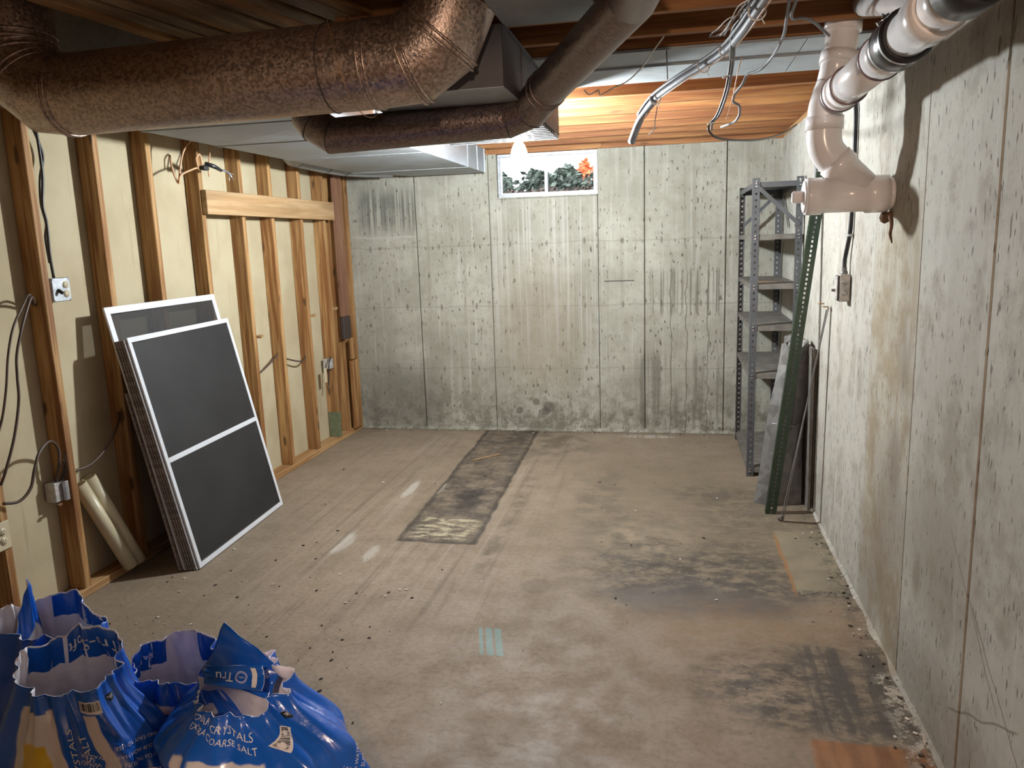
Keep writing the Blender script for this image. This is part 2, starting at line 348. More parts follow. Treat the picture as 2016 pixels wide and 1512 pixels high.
MAT['winframe'] = plain('window_aluminium', (0.45, 0.46, 0.48), 0.4, 0.6, 0.08, 20, 0)
def screen_mat(name, alpha, col):
    t = NT(name); c = t.co(); n = t.noise(c, 3, 4)
    t.P(Base_Color=t.mix(t.step(n, 0.3, 0.7), col, tuple(x*1.7 for x in col)), Roughness=0.65, Alpha=alpha)
    return t.m
MAT['mesh'] = screen_mat('insect_mesh', 0.88, (0.013, 0.012, 0.0125))
MAT['mesh_thin'] = screen_mat('thin_insect_mesh', 0.76, (0.014, 0.0135, 0.014))
def glass_mat():
    t = NT('window_glass'); 
    t.P(Base_Color=(1, 1, 1), Roughness=0.02, Transmission_Weight=1.0, IOR=1.01, Alpha=0.35); return t.m
MAT['glass'] = glass_mat()
def emit(name, col, s):
    t = NT(name); t.P(Base_Color=(1, 1, 1), Emission_Color=col, Emission_Strength=s); return t.m
MAT['bulb'] = emit('lit_bulb', (0.90, 0.965, 1.0), BULB_STRENGTH)
MAT['porcelain'] = plain('porcelain', (0.8, 0.8, 0.78), 0.25, 0, 0.02, 10, 0)
MAT['leaf_dark'] = plain('dry_leaf', (0.16, 0.12, 0.10), 0.8, 0, 0.4, 20, 0)
MAT['leaf_green'] = plain('dull_shrub_leaf', (0.12, 0.15, 0.12), 0.7, 0, 0.4, 20, 0)
MAT['leaf_orange'] = plain('orange_autumn_leaf', (0.75, 0.22, 0.08), 0.7, 0, 0.2, 20, 0)
MAT['soil'] = plain('soil', (0.10, 0.08, 0.065), 0.95, 0, 0.3, 12, 0.5)
MAT['chip'] = plain('debris_chip', (0.05, 0.038, 0.028), 0.9, 0, 0.3, 30, 0)
MAT['chip_light'] = plain('pale_chip', (0.6, 0.55, 0.47), 0.9, 0, 0.2, 30, 0)

# ---------------------------------------------------------------- mesh helpers
class MB:
    def __init__(s): s.v = []; s.f = []; s.sm = []; s.mi = []
    def add(s, vs, fs, smooth=False, m=0):
        o = len(s.v); s.v += [tuple(p) for p in vs]
        for f in fs: s.f.append(tuple(i+o for i in f)); s.sm.append(smooth); s.mi.append(m)
        return s
    def box(s, x0, x1, y0, y1, z0, z1, m=0):
        return s.add([(x0,y0,z0),(x1,y0,z0),(x1,y1,z0),(x0,y1,z0),(x0,y0,z1),(x1,y0,z1),(x1,y1,z1),(x0,y1,z1)],
                     [(0,3,2,1),(4,5,6,7),(0,1,5,4),(1,2,6,5),(2,3,7,6),(3,0,4,7)], False, m)
    def obox(s, c, a, b, d, m=0):
        c, a, b, d = Vector(c), Vector(a), Vector(b), Vector(d)
        if a.cross(b).dot(d) < 0: a = -a
        vs = [c+i*a+j*b+k*d for k in (-1, 1) for i, j in ((-1,-1),(1,-1),(1,1),(-1,1))]
        return s.add(vs, [(0,3,2,1),(4,5,6,7),(0,1,5,4),(1,2,6,5),(2,3,7,6),(3,0,4,7)], False, m)
    def bar(s, p, q, w, h, up=(0,0,1), m=0):
        p, q = Vector(p), Vector(q); d = (q-p)/2; n = d.normalized()
        a = n.cross(Vector(up)).normalized(); b = a.cross(n)
        return s.obox((p+q)/2, d, a*w/2, b*h/2, m)
    def tube(s, pts, r, seg=12, caps=True, m=0, smooth=True, ref=None):
        R = rings(pts, r, seg, ref)
        vs = [p for ring in R for p in ring]; n = len(R); fs = []
        for i in range(n-1):
            for k in range(seg):
                a = i*seg+k; b = i*seg+(k+1) % seg
                fs.append((a, b, b+seg, a+seg))
        s.add(vs, fs, smooth, m)
        if caps:
            o = len(s.v)-len(vs)
            s.f.append(tuple(o+k for k in reversed(range(seg)))); s.sm.append(False); s.mi.append(m)
            s.f.append(tuple(o+(n-1)*seg+k for k in range(seg))); s.sm.append(False); s.mi.append(m)
        return s
    def bead(s, ring, n, r=0.005, seg=6, m=0):
        c = sum((Vector(p) for p in ring), Vector())/len(ring); n = Vector(n).normalized()
        vs = []; N = len(ring)
        for p in ring:
            rad = (Vector(p)-c).normalized()
            for k in range(seg):
                a = 2*PI*k/seg; vs.append(Vector(p)+rad*math.cos(a)*r+n*math.sin(a)*r)
        fs = []
        for i in range(N):
            for k in range(seg):
                a = i*seg+k; b = i*seg+(k+1) % seg; j = (i+1) % N
                fs.append((a, j*seg+k, j*seg+(k+1) % seg, b))
        return s.add(vs, fs, True, m)

def rings(pts, r, seg=12, ref=None):
    pts = [Vector(p) for p in pts]; n = len(pts)
    rs = r if isinstance(r, (list, tuple)) else [r]*n
    ds = [(pts[i+1]-pts[i]).normalized() for i in range(n-1)]
    up = Vector(ref) if ref else (Vector((0,0,1)) if abs(ds[0].z) < 0.9 else Vector((0,1,0)))
    a = ds[0].cross(up).normalized(); out = []
    for i in range(n):
        d0 = ds[max(0, i-1)]; d1 = ds[min(n-2, i)]
        b = d0.cross(a).normalized()
        if i == 0 or i == n-1: nrm = d0 if i else d1
        else:
            nrm = (d0+d1)
            nrm = nrm.normalized() if nrm.length > 0.3 else d0
        ring = []
        for k in range(seg):
            t = 2*PI*k/seg; p = pts[i]+(a*math.cos(t)+b*math.sin(t))*rs[i]
            dn = d0.dot(nrm)
            p = p - d0*((p-pts[i]).dot(nrm)/dn) if dn > 0.3 else p
            ring.append(p)
        out.append(ring)
        if i < n-1 and i > 0:
            q = d0.rotation_difference(d1); a = (q @ a); a = (a - d1*a.dot(d1)).normalized()
    return out

def spline(pts, sub=8):
    P = [Vector(p) for p in pts]; P = [P[0]*2-P[1]]+P+[P[-1]*2-P[-2]]; out = []
    for i in range(1, len(P)-2):
        a, b, c, d = P[i-1:i+3]
        for k in range(sub):
            t = k/sub
            out.append(0.5*((2*b)+(c-a)*t+(2*a-5*b+4*c-d)*t*t+(3*b-a-3*c+d)*t**3))
    out.append(P[-2]); return out

def plate_holes(L, W, pitch, hl, hw, nrow=1):
    """flat perforated strip along +x, width W along +y; returns verts, faces (real holes)"""
    v = []; f = []; n = int(L/pitch)
    xs = [0.0]; 
    for i in range(n):
        c = (i+0.5)*L/n; xs += [c-hl/2, c+hl/2]
    xs.append(L)
    ys = [0, W/2-hw/2, W/2+hw/2, W]
    for x in xs:
        for y in ys: v.append((x, y, 0))
    for i in range(len(xs)-1):
        for j in range(3):
            if j == 1 and i % 2 == 1: continue
            a = i*4+j; f.append((a, a+4, a+5, a+1))
    return v, f

def obj(name, mb, mat, parent=None, bevel=0.0, solid=0.0, off=None, origin=None, label=None):
    me = bpy.data.meshes.new(name)
    o0 = Vector(origin) if origin else (world_loc(parent) if parent else Vector((0,0,0)))
    me.from_pydata([tuple(Vector(p)-o0) for p in mb.v], [], mb.f)
    mats = mat if isinstance(mat, (list, tuple)) else [mat]
    for m in mats: me.materials.append(MAT[m] if isinstance(m, str) else m)
    for p, s, i in zip(me.polygons, mb.sm, mb.mi): p.use_smooth = s; p.material_index = i
    me.update()
    o = bpy.data.objects.new(name, me); C.objects.link(o)
    if origin: o.location = Vector(origin)-(world_loc(parent) if parent else Vector())
    if parent: o.parent = parent
    if solid:
        md = o.modifiers.new('thickness', 'SOLIDIFY'); md.thickness = solid; md.offset = 0
        if off is not None: md.material_offset = off
    if bevel:
        md = o.modifiers.new('edge', 'BEVEL'); md.width = bevel; md.segments = 1; md.limit_method = 'ANGLE'
    if label: o['label'] = label
    return o
def world_loc(o):
    p = Vector()
    while o: p += o.location; o = o.parent
    return p
def tag(o, label, cat, group=None, kind=None):
    o['label'] = label; o['category'] = cat
    if group: o['group'] = group
    if kind: o['kind'] = kind
    return o
def thing(name, loc, label, cat, group=None, kind=None):
    o = bpy.data.objects.new(name, None); o.empty_display_size = 0.05; o.location = loc; C.objects.link(o)
    return tag(o, label, cat, group, kind)
def struct(o):
    o['kind'] = 'structure'; return o
def cable(name, pts, r, mat, parent=None, sub=8, seg=8, **kw):
    return obj(name, MB().tube(spline(pts, sub), r, seg), mat, parent, **kw)

# ================================================================ THE ROOM
XL, XR, YB, ZJ = -2.705, 0.79, 6.32, 2.32        # stud face, right wall, back wall, joist underside
# floor
fl = struct(obj('floor', MB().box(-3.0, 1.1, -7.0, 6.6, -0.12, 0.0), 'floor'))
# back wall: poured panels between form seams (thin recessed seams)
wb = struct(obj('wall_back', MB().box(-3.0, -1.41, 6.345, 6.56, 0, 2.28).box(-0.598, 1.1, 6.345, 6.56, 0, 2.28).box(-1.41, -0.598, 6.345, 6.56, 0, 1.935), 'conc_back'))
G = 0.0035
xs = [-2.80, -2.115, -1.48, -0.595, -0.228, 0.395, 0.81]
zs = [0.0, 2.28]
for i in range(6):
    a, b = xs[i]+G, xs[i+1]-G
    mb = MB()
    if i == 2:
        mb.box(a, b, YB, 6.35, 0, 1.935).box(a, -1.41, YB, 6.35, 1.935, 2.28)
    else: mb.box(a, b, YB+random.uniform(0, 0.004), 6.35, 0, 2.28)
    obj('panel', mb, 'conc_back', wb, bevel=0.003 if i != 2 else 0)
# cove of mortar at the foot of the back wall
mb = MB(); n = 60
for k in range(n):
    x = -2.7+3.48*k/(n-1); h = 0.022+0.012*mnoise.noise((x*5, 0, 0)); d = 0.028+0.014*mnoise.noise((x*4, 3, 0))
    mb.v += [(x, YB-d, 0.001), (x, YB-0.004, h), (x, YB+0.01, h)]; 
for k in range(n-1):
    a = k*3; mb.f += [(a, a+3, a+4, a+1), (a+1, a+4, a+5, a+2)]; mb.sm += [True, True]; mb.mi += [0, 0]
struct(obj('trim_1', mb, 'conc_back'))
# right wall
wr = struct(obj('wall_right', MB().box(XR+0.025, 1.1, -7.0, 6.6, 0, 2.28), 'soil'))
ys = [-7.0, -2.62, -2.02, -1.42, -0.82, -0.22, 0.38, 0.98, 1.58, 2.185, 2.78, 3.383, 3.984, 4.58, 5.18, 5.78, 6.33]
for i in range(len(ys)-1):
    d = 0.004*random.random()
    obj('panel', MB().box(XR+d, XR+0.024, ys[i]+0.0025, ys[i+1]-0.0025, 0, 2.28), 'conc_right', wr, bevel=0.0025)
mb = MB(); n = 120
for k in range(n):
    y = 0.5+5.8*k/(n-1); h = 0.010+0.012*mnoise.noise((y*7, 9, 0)); d = 0.012+0.016*mnoise.noise((y*6, 5, 0))
    mb.v += [(XR-d, y, 0.001), (XR-0.004, y, h), (XR+0.01, y, h)]
for k in range(n-1):
    a = k*3; mb.f += [(a, a+1, a+4, a+3), (a+1, a+2, a+5, a+4)]; mb.sm += [True, True]; mb.mi += [0, 0]
struct(obj('trim_2', mb, 'conc_right'))
# wall behind the photographer
struct(obj('wall_front', MB().box(-3.0, 1.1, -7.1, -7.0, 0, 2.6), 'board'))
# left wall: wallboard backs and open studs
wl = struct(obj('wall_left', MB().box(-2.98, -2.82, -7.0, 6.6, 0, 2.58), 'board'))
for a, b in ((-7.0, -2.0), (-2.0, -0.78), (-0.78, 0.44), (0.44, 1.66), (1.66, 2.555), (2.555, 3.76), (3.76, 5.03), (5.03, 6.32)):
    obj('wallboard', MB().box(-2.825, -2.797, a+0.0015, b-0.0015, 0.0, 2.30), 'board', wl)
def stud(y, t=0.04, z0=0.04, z1=2.25, lean=0.0, mat='stud'):
    mb = MB().box(-2.796, XL, y, y+t, z0, z1)
    mb.v = [(a, b+lean*(c/2.2), c) for a, b, c in mb.v]
    return obj('stud', mb, mat, wl, bevel=0.003)
for y in (-2.4, -2.0, -1.6, -1.2, -0.8, -0.4, 0.0, 0.4, 0.8, 1.2, 1.65, 2.10): stud(y)
for y, ln in ((2.535, 0), (2.93, 0.0), (3.342, 0), (3.733, 0), (4.18, 0), (4.619, 0), (4.995, 0), (5.42, 0), (5.812, 0)): stud(y, lean=ln)
stud(6.02); stud(6.245, 0.07)
obj('bottom_plate', MB().box(-2.80, XL+0.002, 0.6, 6.315, 0, 0.04), 'plate', wl, bevel=0.003)
obj('top_plate', MB().box(-2.80, XL, -3.1, 6.315, 2.25, 2.285), 'plate', wl, bevel=0.003)
obj('top_plate', MB().box(-2.80, XL, -3.1, 6.315, 2.286, 2.32), 'plate', wl, bevel=0.003)
obj('header_board', MB().box(-2.704, -2.668, 4.185, 5.945, 1.80, 1.94), 'header', wl, bevel=0.003, label='flat pale board nailed across five studs')
mb = MB().box(-2.704, -2.672, 5.98, 6.12, 1.02, 2.24)
obj('nailed_board', mb, 'stained', wl, bevel=0.003, label='dark stained plank with charred lower end')
obj('charred_end', MB().box(-2.7045, -2.671, 5.978, 6.122, 0.83, 1.019), 'burnt', wl, bevel=0.006)
obj('nailed_board', MB().box(-2.704, -2.680, 6.10, 6.24, 0.04, 0.63), 'stud', wl, bevel=0.003)
obj('nailed_board', MB().box(-2.704, -2.680, 6.13, 6.24, 0.64, 0.825), 'stud', wl, bevel=0.003)
obj('treated_block', MB().box(-2.79, -2.702, 5.808, 5.856, 0.041, 0.25), 'treated', wl, bevel=0.002, label='green treated stud end')
for y, z in ((4.66, 1.02), (5.46, 1.08), (5.852, 1.10)):
    obj('wood_chip', MB().obox((-2.69, y+0.012, z), (0.018, 0, 0), (0, 0.016, 0.003), (0, 0, 0.008)), 'header', wl)

# ceiling: subfloor, joists, sill
ce = struct(obj('ceiling', MB().box(-3.0, 1.1, -7.1, 6.6, 2.60, 2.66), 'subfloor'))
x = -3.0; k = 0
while x < 1.1:
    w = 0.138
    if x > -1.2 or x+w < -2.6:
        obj('floorboard', MB().box(x+0.002, x+w-0.002, -7.0, 6.55, 2.575, 2.60), 'subfloor', ce)
    x += w; k += 1
# loose-laid boards under the subfloor over the big duct, a little askew
obj('floorboard', MB().box(-2.6, -1.2, -7.0, 6.5, 2.575, 2.598), 'subfloor', ce)
for k in range(13):
    x0 = -2.02+k*0.068; zz = 2.395+(0.014 if k % 3 == 1 else 0.0)
    mb = MB().box(x0+0.002, x0+(0.066 if k != 2 else 0.05), 1.75, 2.93, zz, zz+0.02)
    mb.v = [(a+(0.12+0.012*k)*(b-2.5), b, c) for a, b, c in mb.v]
    obj('floorboard', mb, 'subfloor' if k % 4 else 'plate', ce, bevel=0.003)
jy = [-6.9+0.4*i for i in range(21)]+[1.62]
for y in jy: obj('joist', MB().box(-2.80, 1.1, y, y+0.038, ZJ, 2.574), 'joist', ce, bevel=0.002)
for y in (2.81, 3.11, 3.31, 3.60): obj('joist', MB().box(-1.16, 1.1, y, y+0.038, ZJ, 2.574), 'joist', ce, bevel=0.002)
obj('trimmer', MB().box(-1.20, -1.161, 2.80, 3.98, ZJ, 2.574), 'joist', ce, bevel=0.002)
for y in (3.98, 4.32, 4.61, 4.93, 5.28, 5.60, 5.92, 6.24): obj('joist', MB().box(-2.80, 1.1, y, y+0.038, ZJ, 2.574), 'joist', ce, bevel=0.002)
obj('sill_plate', MB().box(-2.80, 1.1, 6.325, 6.46, 2.281, 2.319), 'joist', ce, bevel=0.003)
obj('sill_plate', MB().box(0.80, 0.94, -7.0, 6.32, 2.281, 2.319), 'plate', ce, bevel=0.003)
obj('rim_joist', MB().box(-2.80, 1.1, 6.46, 6.50, 2.281, 2.574), 'joist', ce)
obj('rim_joist', MB().box(1.06, 1.10, -7.0, 6.46, 2.281, 2.574), 'joist', ce)

# window in the back wall
win = struct(obj('window_1', MB().box(-1.409, -0.599, 6.36, 6.42, 1.936, 1.962).box(-1.409, -0.599, 6.36, 6.42, 2.255, 2.28)
                 .box(-1.409, -1.388, 6.36, 6.42, 1.962, 2.255).box(-0.620, -0.599, 6.36, 6.42, 1.962, 2.255), 'winframe', bevel=0.002))
obj('sash_frame', MB().box(-1.388, -1.005, 6.375, 6.39, 1.962, 1.974).box(-1.388, -1.005, 6.375, 6.39, 2.243, 2.255).box(-1.388, -1.376, 6.375, 6.39, 1.974, 2.243).box(-1.025, -1.005, 6.370, 6.39, 1.974, 2.243), 'aluwhite', win, bevel=0.001)
obj('sash_frame', MB().box(-1.020, -0.620, 6.395, 6.41, 1.962, 1.972).box(-1.020, -0.620, 6.395, 6.41, 2.245, 2.255).box(-0.632, -0.620, 6.395, 6.41, 1.972, 2.245).box(-1.020, -1.004, 6.395, 6.41, 1.972, 2.245), 'aluwhite', win, bevel=0.001)
obj('pane', MB().box(-1.376, -1.025, 6.380, 6.384, 1.974, 2.243), 'glass', win)
obj('pane', MB().box(-1.004, -0.632, 6.400, 6.404, 1.972, 2.245), 'glass', win)
obj('sill', MB().box(-1.41, -0.598, 6.30, 6.36, 1.925, 1.9365), 'conc_back', win, bevel=0.003)
obj('lintel', MB().box(-1.47, -0.56, 6.318, 6.36, 2.2805, 2.3195), 'joist', win, bevel=0.002)

# outside: soil, leaf litter, shrubs
g = obj('ground', MB().box(-14, 12, 6.57, 24, 1.70, 1.93), 'soil'); g['kind'] = 'structure'
def leaves(name, n, fn, size, mat, label, cat, group=None, kind=None, origin=(0,0,0)):
    mb = MB()
    for _ in range(n):
        p = Vector(fn()); s = size*random.uniform(0.5, 1.2)
        a = Vector((random.gauss(0,1), random.gauss(0,1), random.gauss(0,1))).normalized(); b = a.orthogonal().normalized()
        c = a.cross(b)
        mb.add([p-b*s, p+c*s*0.5+a*s*.15, p+b*s, p-c*s*0.5+a*s*.15], [(0,1,2,3)])
    o = obj(name, mb, mat, origin=origin)
    return tag(o, label, cat, group, kind)
leaves('leaf_litter', 1500, lambda: ((lambda x, y: (x, y, 1.94+0.06*abs(mnoise.noise((x*3, y*3, 0)))+random.random()*0.05+0.045*(y-6.6)))(random.uniform(-2.2, 0.3), random.uniform(6.62, 8.2))), 0.035, 'leaf_dark', 'dry brown leaves heaped on the ground outside the basement window', 'leaves', kind='stuff', origin=(-1, 7.5, 1.94))
def shrub(x, y, w, h, mat, label, group=None):
    t = thing('shrub', (x, y, 1.93), label, 'shrub', group)
    st = MB()
    for k in range(5):
        a = 2*PI*k/5; st.tube([(x, y, 1.93), (x+w*0.5*math.cos(a), y+0.15*math.sin(a), 1.93+h*0.7)], [0.012, 0.005], 5)
    obj('stem', st, 'leaf_dark', t)
    mb = MB()
    for _ in range(900):
        q = (random.gauss(0, 0.42), random.gauss(0, 0.35), random.random())
        p = Vector((x+max(-1.2, min(1.2, q[0]*1.6))*w*0.5, y+q[1]*0.4, 1.93+h*q[2]*(1-0.35*abs(q[0]))))
        s = 0.05*random.uniform(0.5, 1.2); a = Vector((random.gauss(0,1), random.gauss(0,1), random.gauss(0,1))).normalized(); b = a.orthogonal().normalized(); c = a.cross(b)
        mb.add([p-b*s, p+c*s*0.5, p+b*s, p-c*s*0.5], [(0,1,2,3)])
    f = obj('foliage', mb, mat, t); f['kind'] = 'stuff'
for i, (x, w, h) in enumerate(((-1.98, .36, .46), (-1.58, .36, .50), (-1.18, .36, .48), (-0.78, .36, .54), (-0.38, .32, .54))):
    shrub(x*1.0, 8.9+0.5*(i % 2), w, h, 'leaf_green', ('low grey-green shrub outside, at the far left of the window', 'grey-green shrub outside, second from the left in the window', 'grey-green shrub outside, right behind the window divider', 'tallest grey-green shrub outside, right of the window divider', 'grey-green shrub outside, at the far right of the window')[i])
shrub(-1.30, 12.0, 0.26, 0.86, 'leaf_orange', 'small orange autumn shrub outside, above the grey-green ones in the right pane')

# ================================================================ DUCTS
SEG = 40
def duct_part(name, pts, r, mat, parent, bead_at=(), origin=None):
    return obj(name, MB().tube(pts, r, SEG, caps=False), mat, parent, origin=origin)
def gored(parent, pts, r, mat, beads, seams=(), gore='elbow_gore', straight_min=0.25, seam_r=0.0055):
    """pts: polyline of the axis; every segment is its own sheet-metal piece with mitred ends"""
    R = rings(pts, r, SEG)
    for i in range(len(pts)-1):
        L = (Vector(pts[i+1])-Vector(pts[i])).length
        mb = MB(); vs = R[i]+R[i+1]
        mb.add(vs, [(k, (k+1) % SEG, (k+1) % SEG+SEG, k+SEG) for k in range(SEG)], True)
        obj('duct_section' if L > straight_min else gore, mb, mat, parent)
    for i in beads:
        d0 = (Vector(pts[i])-Vector(pts[max(0, i-1)])); d1 = (Vector(pts[min(len(pts)-1, i+1)])-Vector(pts[i]))
        n = (d0.normalized()+d1.normalized()).normalized() if d0.length and d1.length else (d0+d1).normalized()
        for off in (-0.011, 0.011):
            rr = [p+n*off for p in R[i]]
            obj('bead_seam', MB().bead(rr, n, seam_r, 6), mat, parent)
big = thing('round_duct', (-1.5, 2.61, 2.02), 'fat dusty galvanised round duct crossing the top left of the room, elbows at both ends', 'duct')
zc = 2.165
LX = -2.385
pts = [(LX-0.0, 2.61, 2.57), (LX, 2.61, 2.372), (LX+0.002, 2.61, 2.318), (LX+0.045, 2.61, 2.235), (LX+0.115, 2.61, zc+0.012), (LX+0.205, 2.61, zc), (-1.138, 2.61, zc+0.015), (-0.987, 2.61, zc+0.017), (-0.853, 2.61, zc+0.024), (-0.760, 2.61, 2.249), (-0.664, 2.61, 2.45), (-0.61, 2.61, 2.565)]
gored(big, pts, 0.142, 'duct', (1, 2, 3, 5, 7, 8, 9))
def seam_ring(parent, p, d, r, mat, rad=0.0022):
    d = Vector(d).normalized(); R = rings([Vector(p), Vector(p)+d*0.01], r, SEG)[0]
    obj('lap_joint', MB().bead(R, d, rad, 5), mat, parent)
seam_ring(big, pts[6], (1, 0, 0), 0.143, 'seam')
seam_ring(big, (-0.70, 2.61, 2.375), (0.43, 0, 0.9), 0.143, 'duct', 0.003)
for x, z, y in ((-1.10, 2.19, 2.472), (-0.95, 2.10, 2.487), (-1.2, 2.25, 2.50), (-0.8, 2.17, 2.468)):
    obj('sheet_screw', MB().tube([(x, y+0.004, z), (x, y-0.005, z)], 0.005, 8), 'bolt', big)
# hanging strap wire in front of the duct
tag(cable('hanger_wire', [(-1.085, 2.46, 2.32), (-1.07, 2.452, 2.25), (-1.045, 2.455, 2.13), (-1.03, 2.49, 2.06), (-1.03, 2.60, 2.019), (-1.03, 2.72, 2.05), (-1.05, 2.77, 2.2), (-1.06, 2.76, 2.32)], 0.0016, 'copper'), 'thin wire hanger looped under the fat round duct', 'wire')

small = thing('round_duct', (-0.9, 3.12, 1.96), 'thin dark round duct passing just above the lit bulb', 'duct')
sp = [(-1.50, 3.14, 2.128), (-1.462, 3.125, 2.085), (-1.384, 3.12, 2.036), (-0.64, 3.12, 2.055), (-0.545, 3.09, 2.082), (-0.475, 3.00, 2.128), (-0.118, 2.36, 2.243), (-0.05, 2.0, 2.246), (-0.05, -1.5, 2.246)]
gored(small, sp, 0.071, 'duct_dark', (), straight_min=0.13)
for i, (q, d) in enumerate((((-1.462, 3.125, 2.085), (1, 0, -0.75)), ((-1.384, 3.12, 2.036), (1, 0, -0.3)), ((-0.64, 3.12, 2.055), (1, 0, .1)), ((-0.545, 3.09, 2.082), (1, -.7, .3)), ((-0.475, 3.00, 2.128), (0.46, -0.87, 0.2)), ((-0.455, 2.965, 2.134), (0.48, -0.86, 0.16)))):
    seam_ring(small, q, d, 0.0715, 'seam' if i < 4 else 'duct_dark', 0.0022 if i < 4 else 0.004)

trunk = thing('trunk_duct', (-1.9, 4.6, 2.13), 'wide flat galvanised trunk duct running to the back wall above the studs', 'duct')
TX0, TX1, TZ = -2.36, -1.47, 2.13
def xpanel(x0, x1, y0, y1, z, dz=0.006):
    """cross-broken sheet panel, slightly pyramidal"""
    mb = MB(); c = ((x0+x1)/2, (y0+y1)/2, z-dz)
    mb.add([(x0, y0, z), (x1, y0, z), (x1, y1, z), (x0, y1, z), c], [(1, 0, 4), (2, 1, 4), (3, 2, 4), (0, 3, 4)])
    return mb
bounds = [3.25, 3.86, 4.62, 5.65]
for a, b in zip([2.95]+bounds[:-1], bounds):
    obj('bottom_panel', xpanel(TX0, TX1, a+0.002, b-0.002, TZ), 'galv_dull', trunk, solid=0.002)
    obj('side_panel', MB().box(TX1, TX1+0.002, a+0.001, b-0.001, TZ, 2.312), 'galv', trunk)
    obj('side_panel', MB().box(TX0-0.002, TX0, a+0.001, b-0.001, TZ, 2.312), 'galv', trunk)
    obj('drive_cleat', MB().box(TX0-0.003, TX1+0.003, b-0.012, b+0.012, TZ-0.005, TZ-0.001).box(TX1+0.002, TX1+0.006, b-0.012, b+0.012, TZ, 2.312), 'galv_dull', trunk)
    obj('seam_shadow', MB().box(TX0, TX1, b+0.013, b+0.018, TZ-0.004, TZ-0.001), 'seam', trunk)
# tapered end piece by the back wall
mb = MB(); mb.add([(TX0, 5.65, TZ), (TX1, 5.65, TZ), (TX1, 6.17, TZ), (-2.08, 6.17, TZ), (TX0, 5.65, 2.312), (TX1, 5.65, 2.312), (TX1, 6.17, 2.312), (-2.08, 6.17, 2.312)],
    [(0,3,2,1), (1,2,6,5), (2,3,7,6), (3,0,4,7)])
obj('tapered_end', mb, 'galv_dull', trunk)
obj('front_panel', MB().box(TX0, TX1, 2.945, 2.95, TZ, 2.312), 'galv_dull', trunk)
obj('corner_flange', MB().box(TX1-0.001, TX1+0.006, 6.155, 6.172, TZ-0.002, 2.312), 'galv', trunk)
obj('corner_flange', MB().box(TX1, TX1+0.005, 5.93, 5.94, TZ, 2.312), 'galv', trunk)

br = thing('branch_duct', (-2.5, 5.3, 2.17), 'short dull branch duct tucked between the trunk duct and the studs', 'duct')
bp = [(-2.30, 4.85, 2.23), (-2.46, 4.93, 2.225), (-2.54, 5.08, 2.22), (-2.545, 5.55, 2.215), (-2.50, 5.80, 2.21), (-2.38, 5.95, 2.205), (-2.2, 6.05, 2.205)]
gored(br, bp, 0.085, 'galv_dull', (), straight_min=0.3)
for i in (2, 3, 4): seam_ring(br, bp[i], Vector(bp[i+1])-Vector(bp[i-1]), 0.0855, 'seam', 0.003)

box_b = thing('return_duct', (-0.9, 3.4, 2.10), 'flat galvanised box duct with ribbed underside, right of the fat round duct', 'duct')
BX0, BX1, BZ = -1.15, -0.579, 2.112
obj('side_panel', MB().box(BX1-0.002, BX1, 2.765, 3.098, BZ, 2.316), 'galv_shaded', box_b, bevel=0.0005)
obj('side_panel', MB().box(BX1-0.002, BX1, 3.106, 4.10, BZ, 2.316), 'galv_shaded', box_b, bevel=0.0005)
obj('side_cleat', MB().box(BX1, BX1+0.006, 3.090, 3.112, BZ, 2.316).box(BX1, BX1+0.008, 2.765, 4.10, 2.306, 2.318), 'galv_shaded', box_b)
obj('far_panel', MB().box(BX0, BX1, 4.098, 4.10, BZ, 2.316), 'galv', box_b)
obj('near_panel', MB().box(BX0, BX1, 2.765, 2.767, BZ, 2.316), 'galv_shaded', box_b)
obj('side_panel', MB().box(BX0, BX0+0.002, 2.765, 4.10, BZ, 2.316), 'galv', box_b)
obj('bottom_panel', MB().box(BX0, BX1, 2.765, 3.30, BZ-0.002, BZ), 'galv', box_b)
mb = MB(); n = 14
for i in range(n):
    y = 3.302+i*(4.10-3.302)/n; w = (4.10-3.302)/n
    mb.add([(BX0, y, BZ), (BX1, y, BZ), (BX1, y+w*0.35, BZ-0.022), (BX0, y+w*0.35, BZ-0.022), (BX1, y+w*0.7, BZ-0.022), (BX0, y+w*0.7, BZ-0.022), (BX1, y+w, BZ), (BX0, y+w, BZ)],
           [(0,3,2,1), (3,5,4,2), (5,7,6,4)])
obj('ribbed_panel', mb, 'galv', box_b, solid=0.0015)

blocker = thing('added_light_blocker', (-1.3, 0.0, 1.55), 'unseen sheet metal box added behind the photographer at the left to block warm light', 'duct')  # added out of view to shade the near left wall and fat duct
obj('blocker_box', MB().box(-2.3, -0.34, -0.15, 0.12, 1.56, 2.31), 'galv_dull', blocker, bevel=0.004)
obj('flange', MB().box(-2.31, -0.33, -0.16, 0.13, 1.54, 1.559), 'galv_dull', blocker)
pan = thing('joist_panning', (0.1, 3.65, 2.30), 'blue-grey sheet metal nailed under the joists, wall to box duct', 'sheet metal')
for a, b in ((3.312, 3.603), (3.607, 3.985)):
    for c, d in ((-0.572, -0.035), (-0.031, 0.50), (0.504, 0.788)):
        obj('metal_sheet', MB().box(c, d, a, b, 2.3145, 2.3165), 'galv_dull', pan)
obj('sheet_lip', MB().box(-0.572, 0.788, 3.596, 3.601, 2.305, 2.3145).box(-0.572, 0.788, 3.305, 3.311, 2.306, 2.3165), 'galv_dull', pan)
pan2 = thing('joist_panning', (-0.42, 2.7, 2.30), 'dark sheet metal flap hanging between box duct and thin round duct, top of the view', 'sheet metal')
obj('metal_sheet', MB().box(-0.575, -0.265, 2.47, 2.80, 2.312, 2.315), 'galv_dull', pan2)
obj('sheet_lip', MB().box(-0.268, -0.265, 2.47, 2.80, 2.315, 2.36), 'galv_dull', pan2)
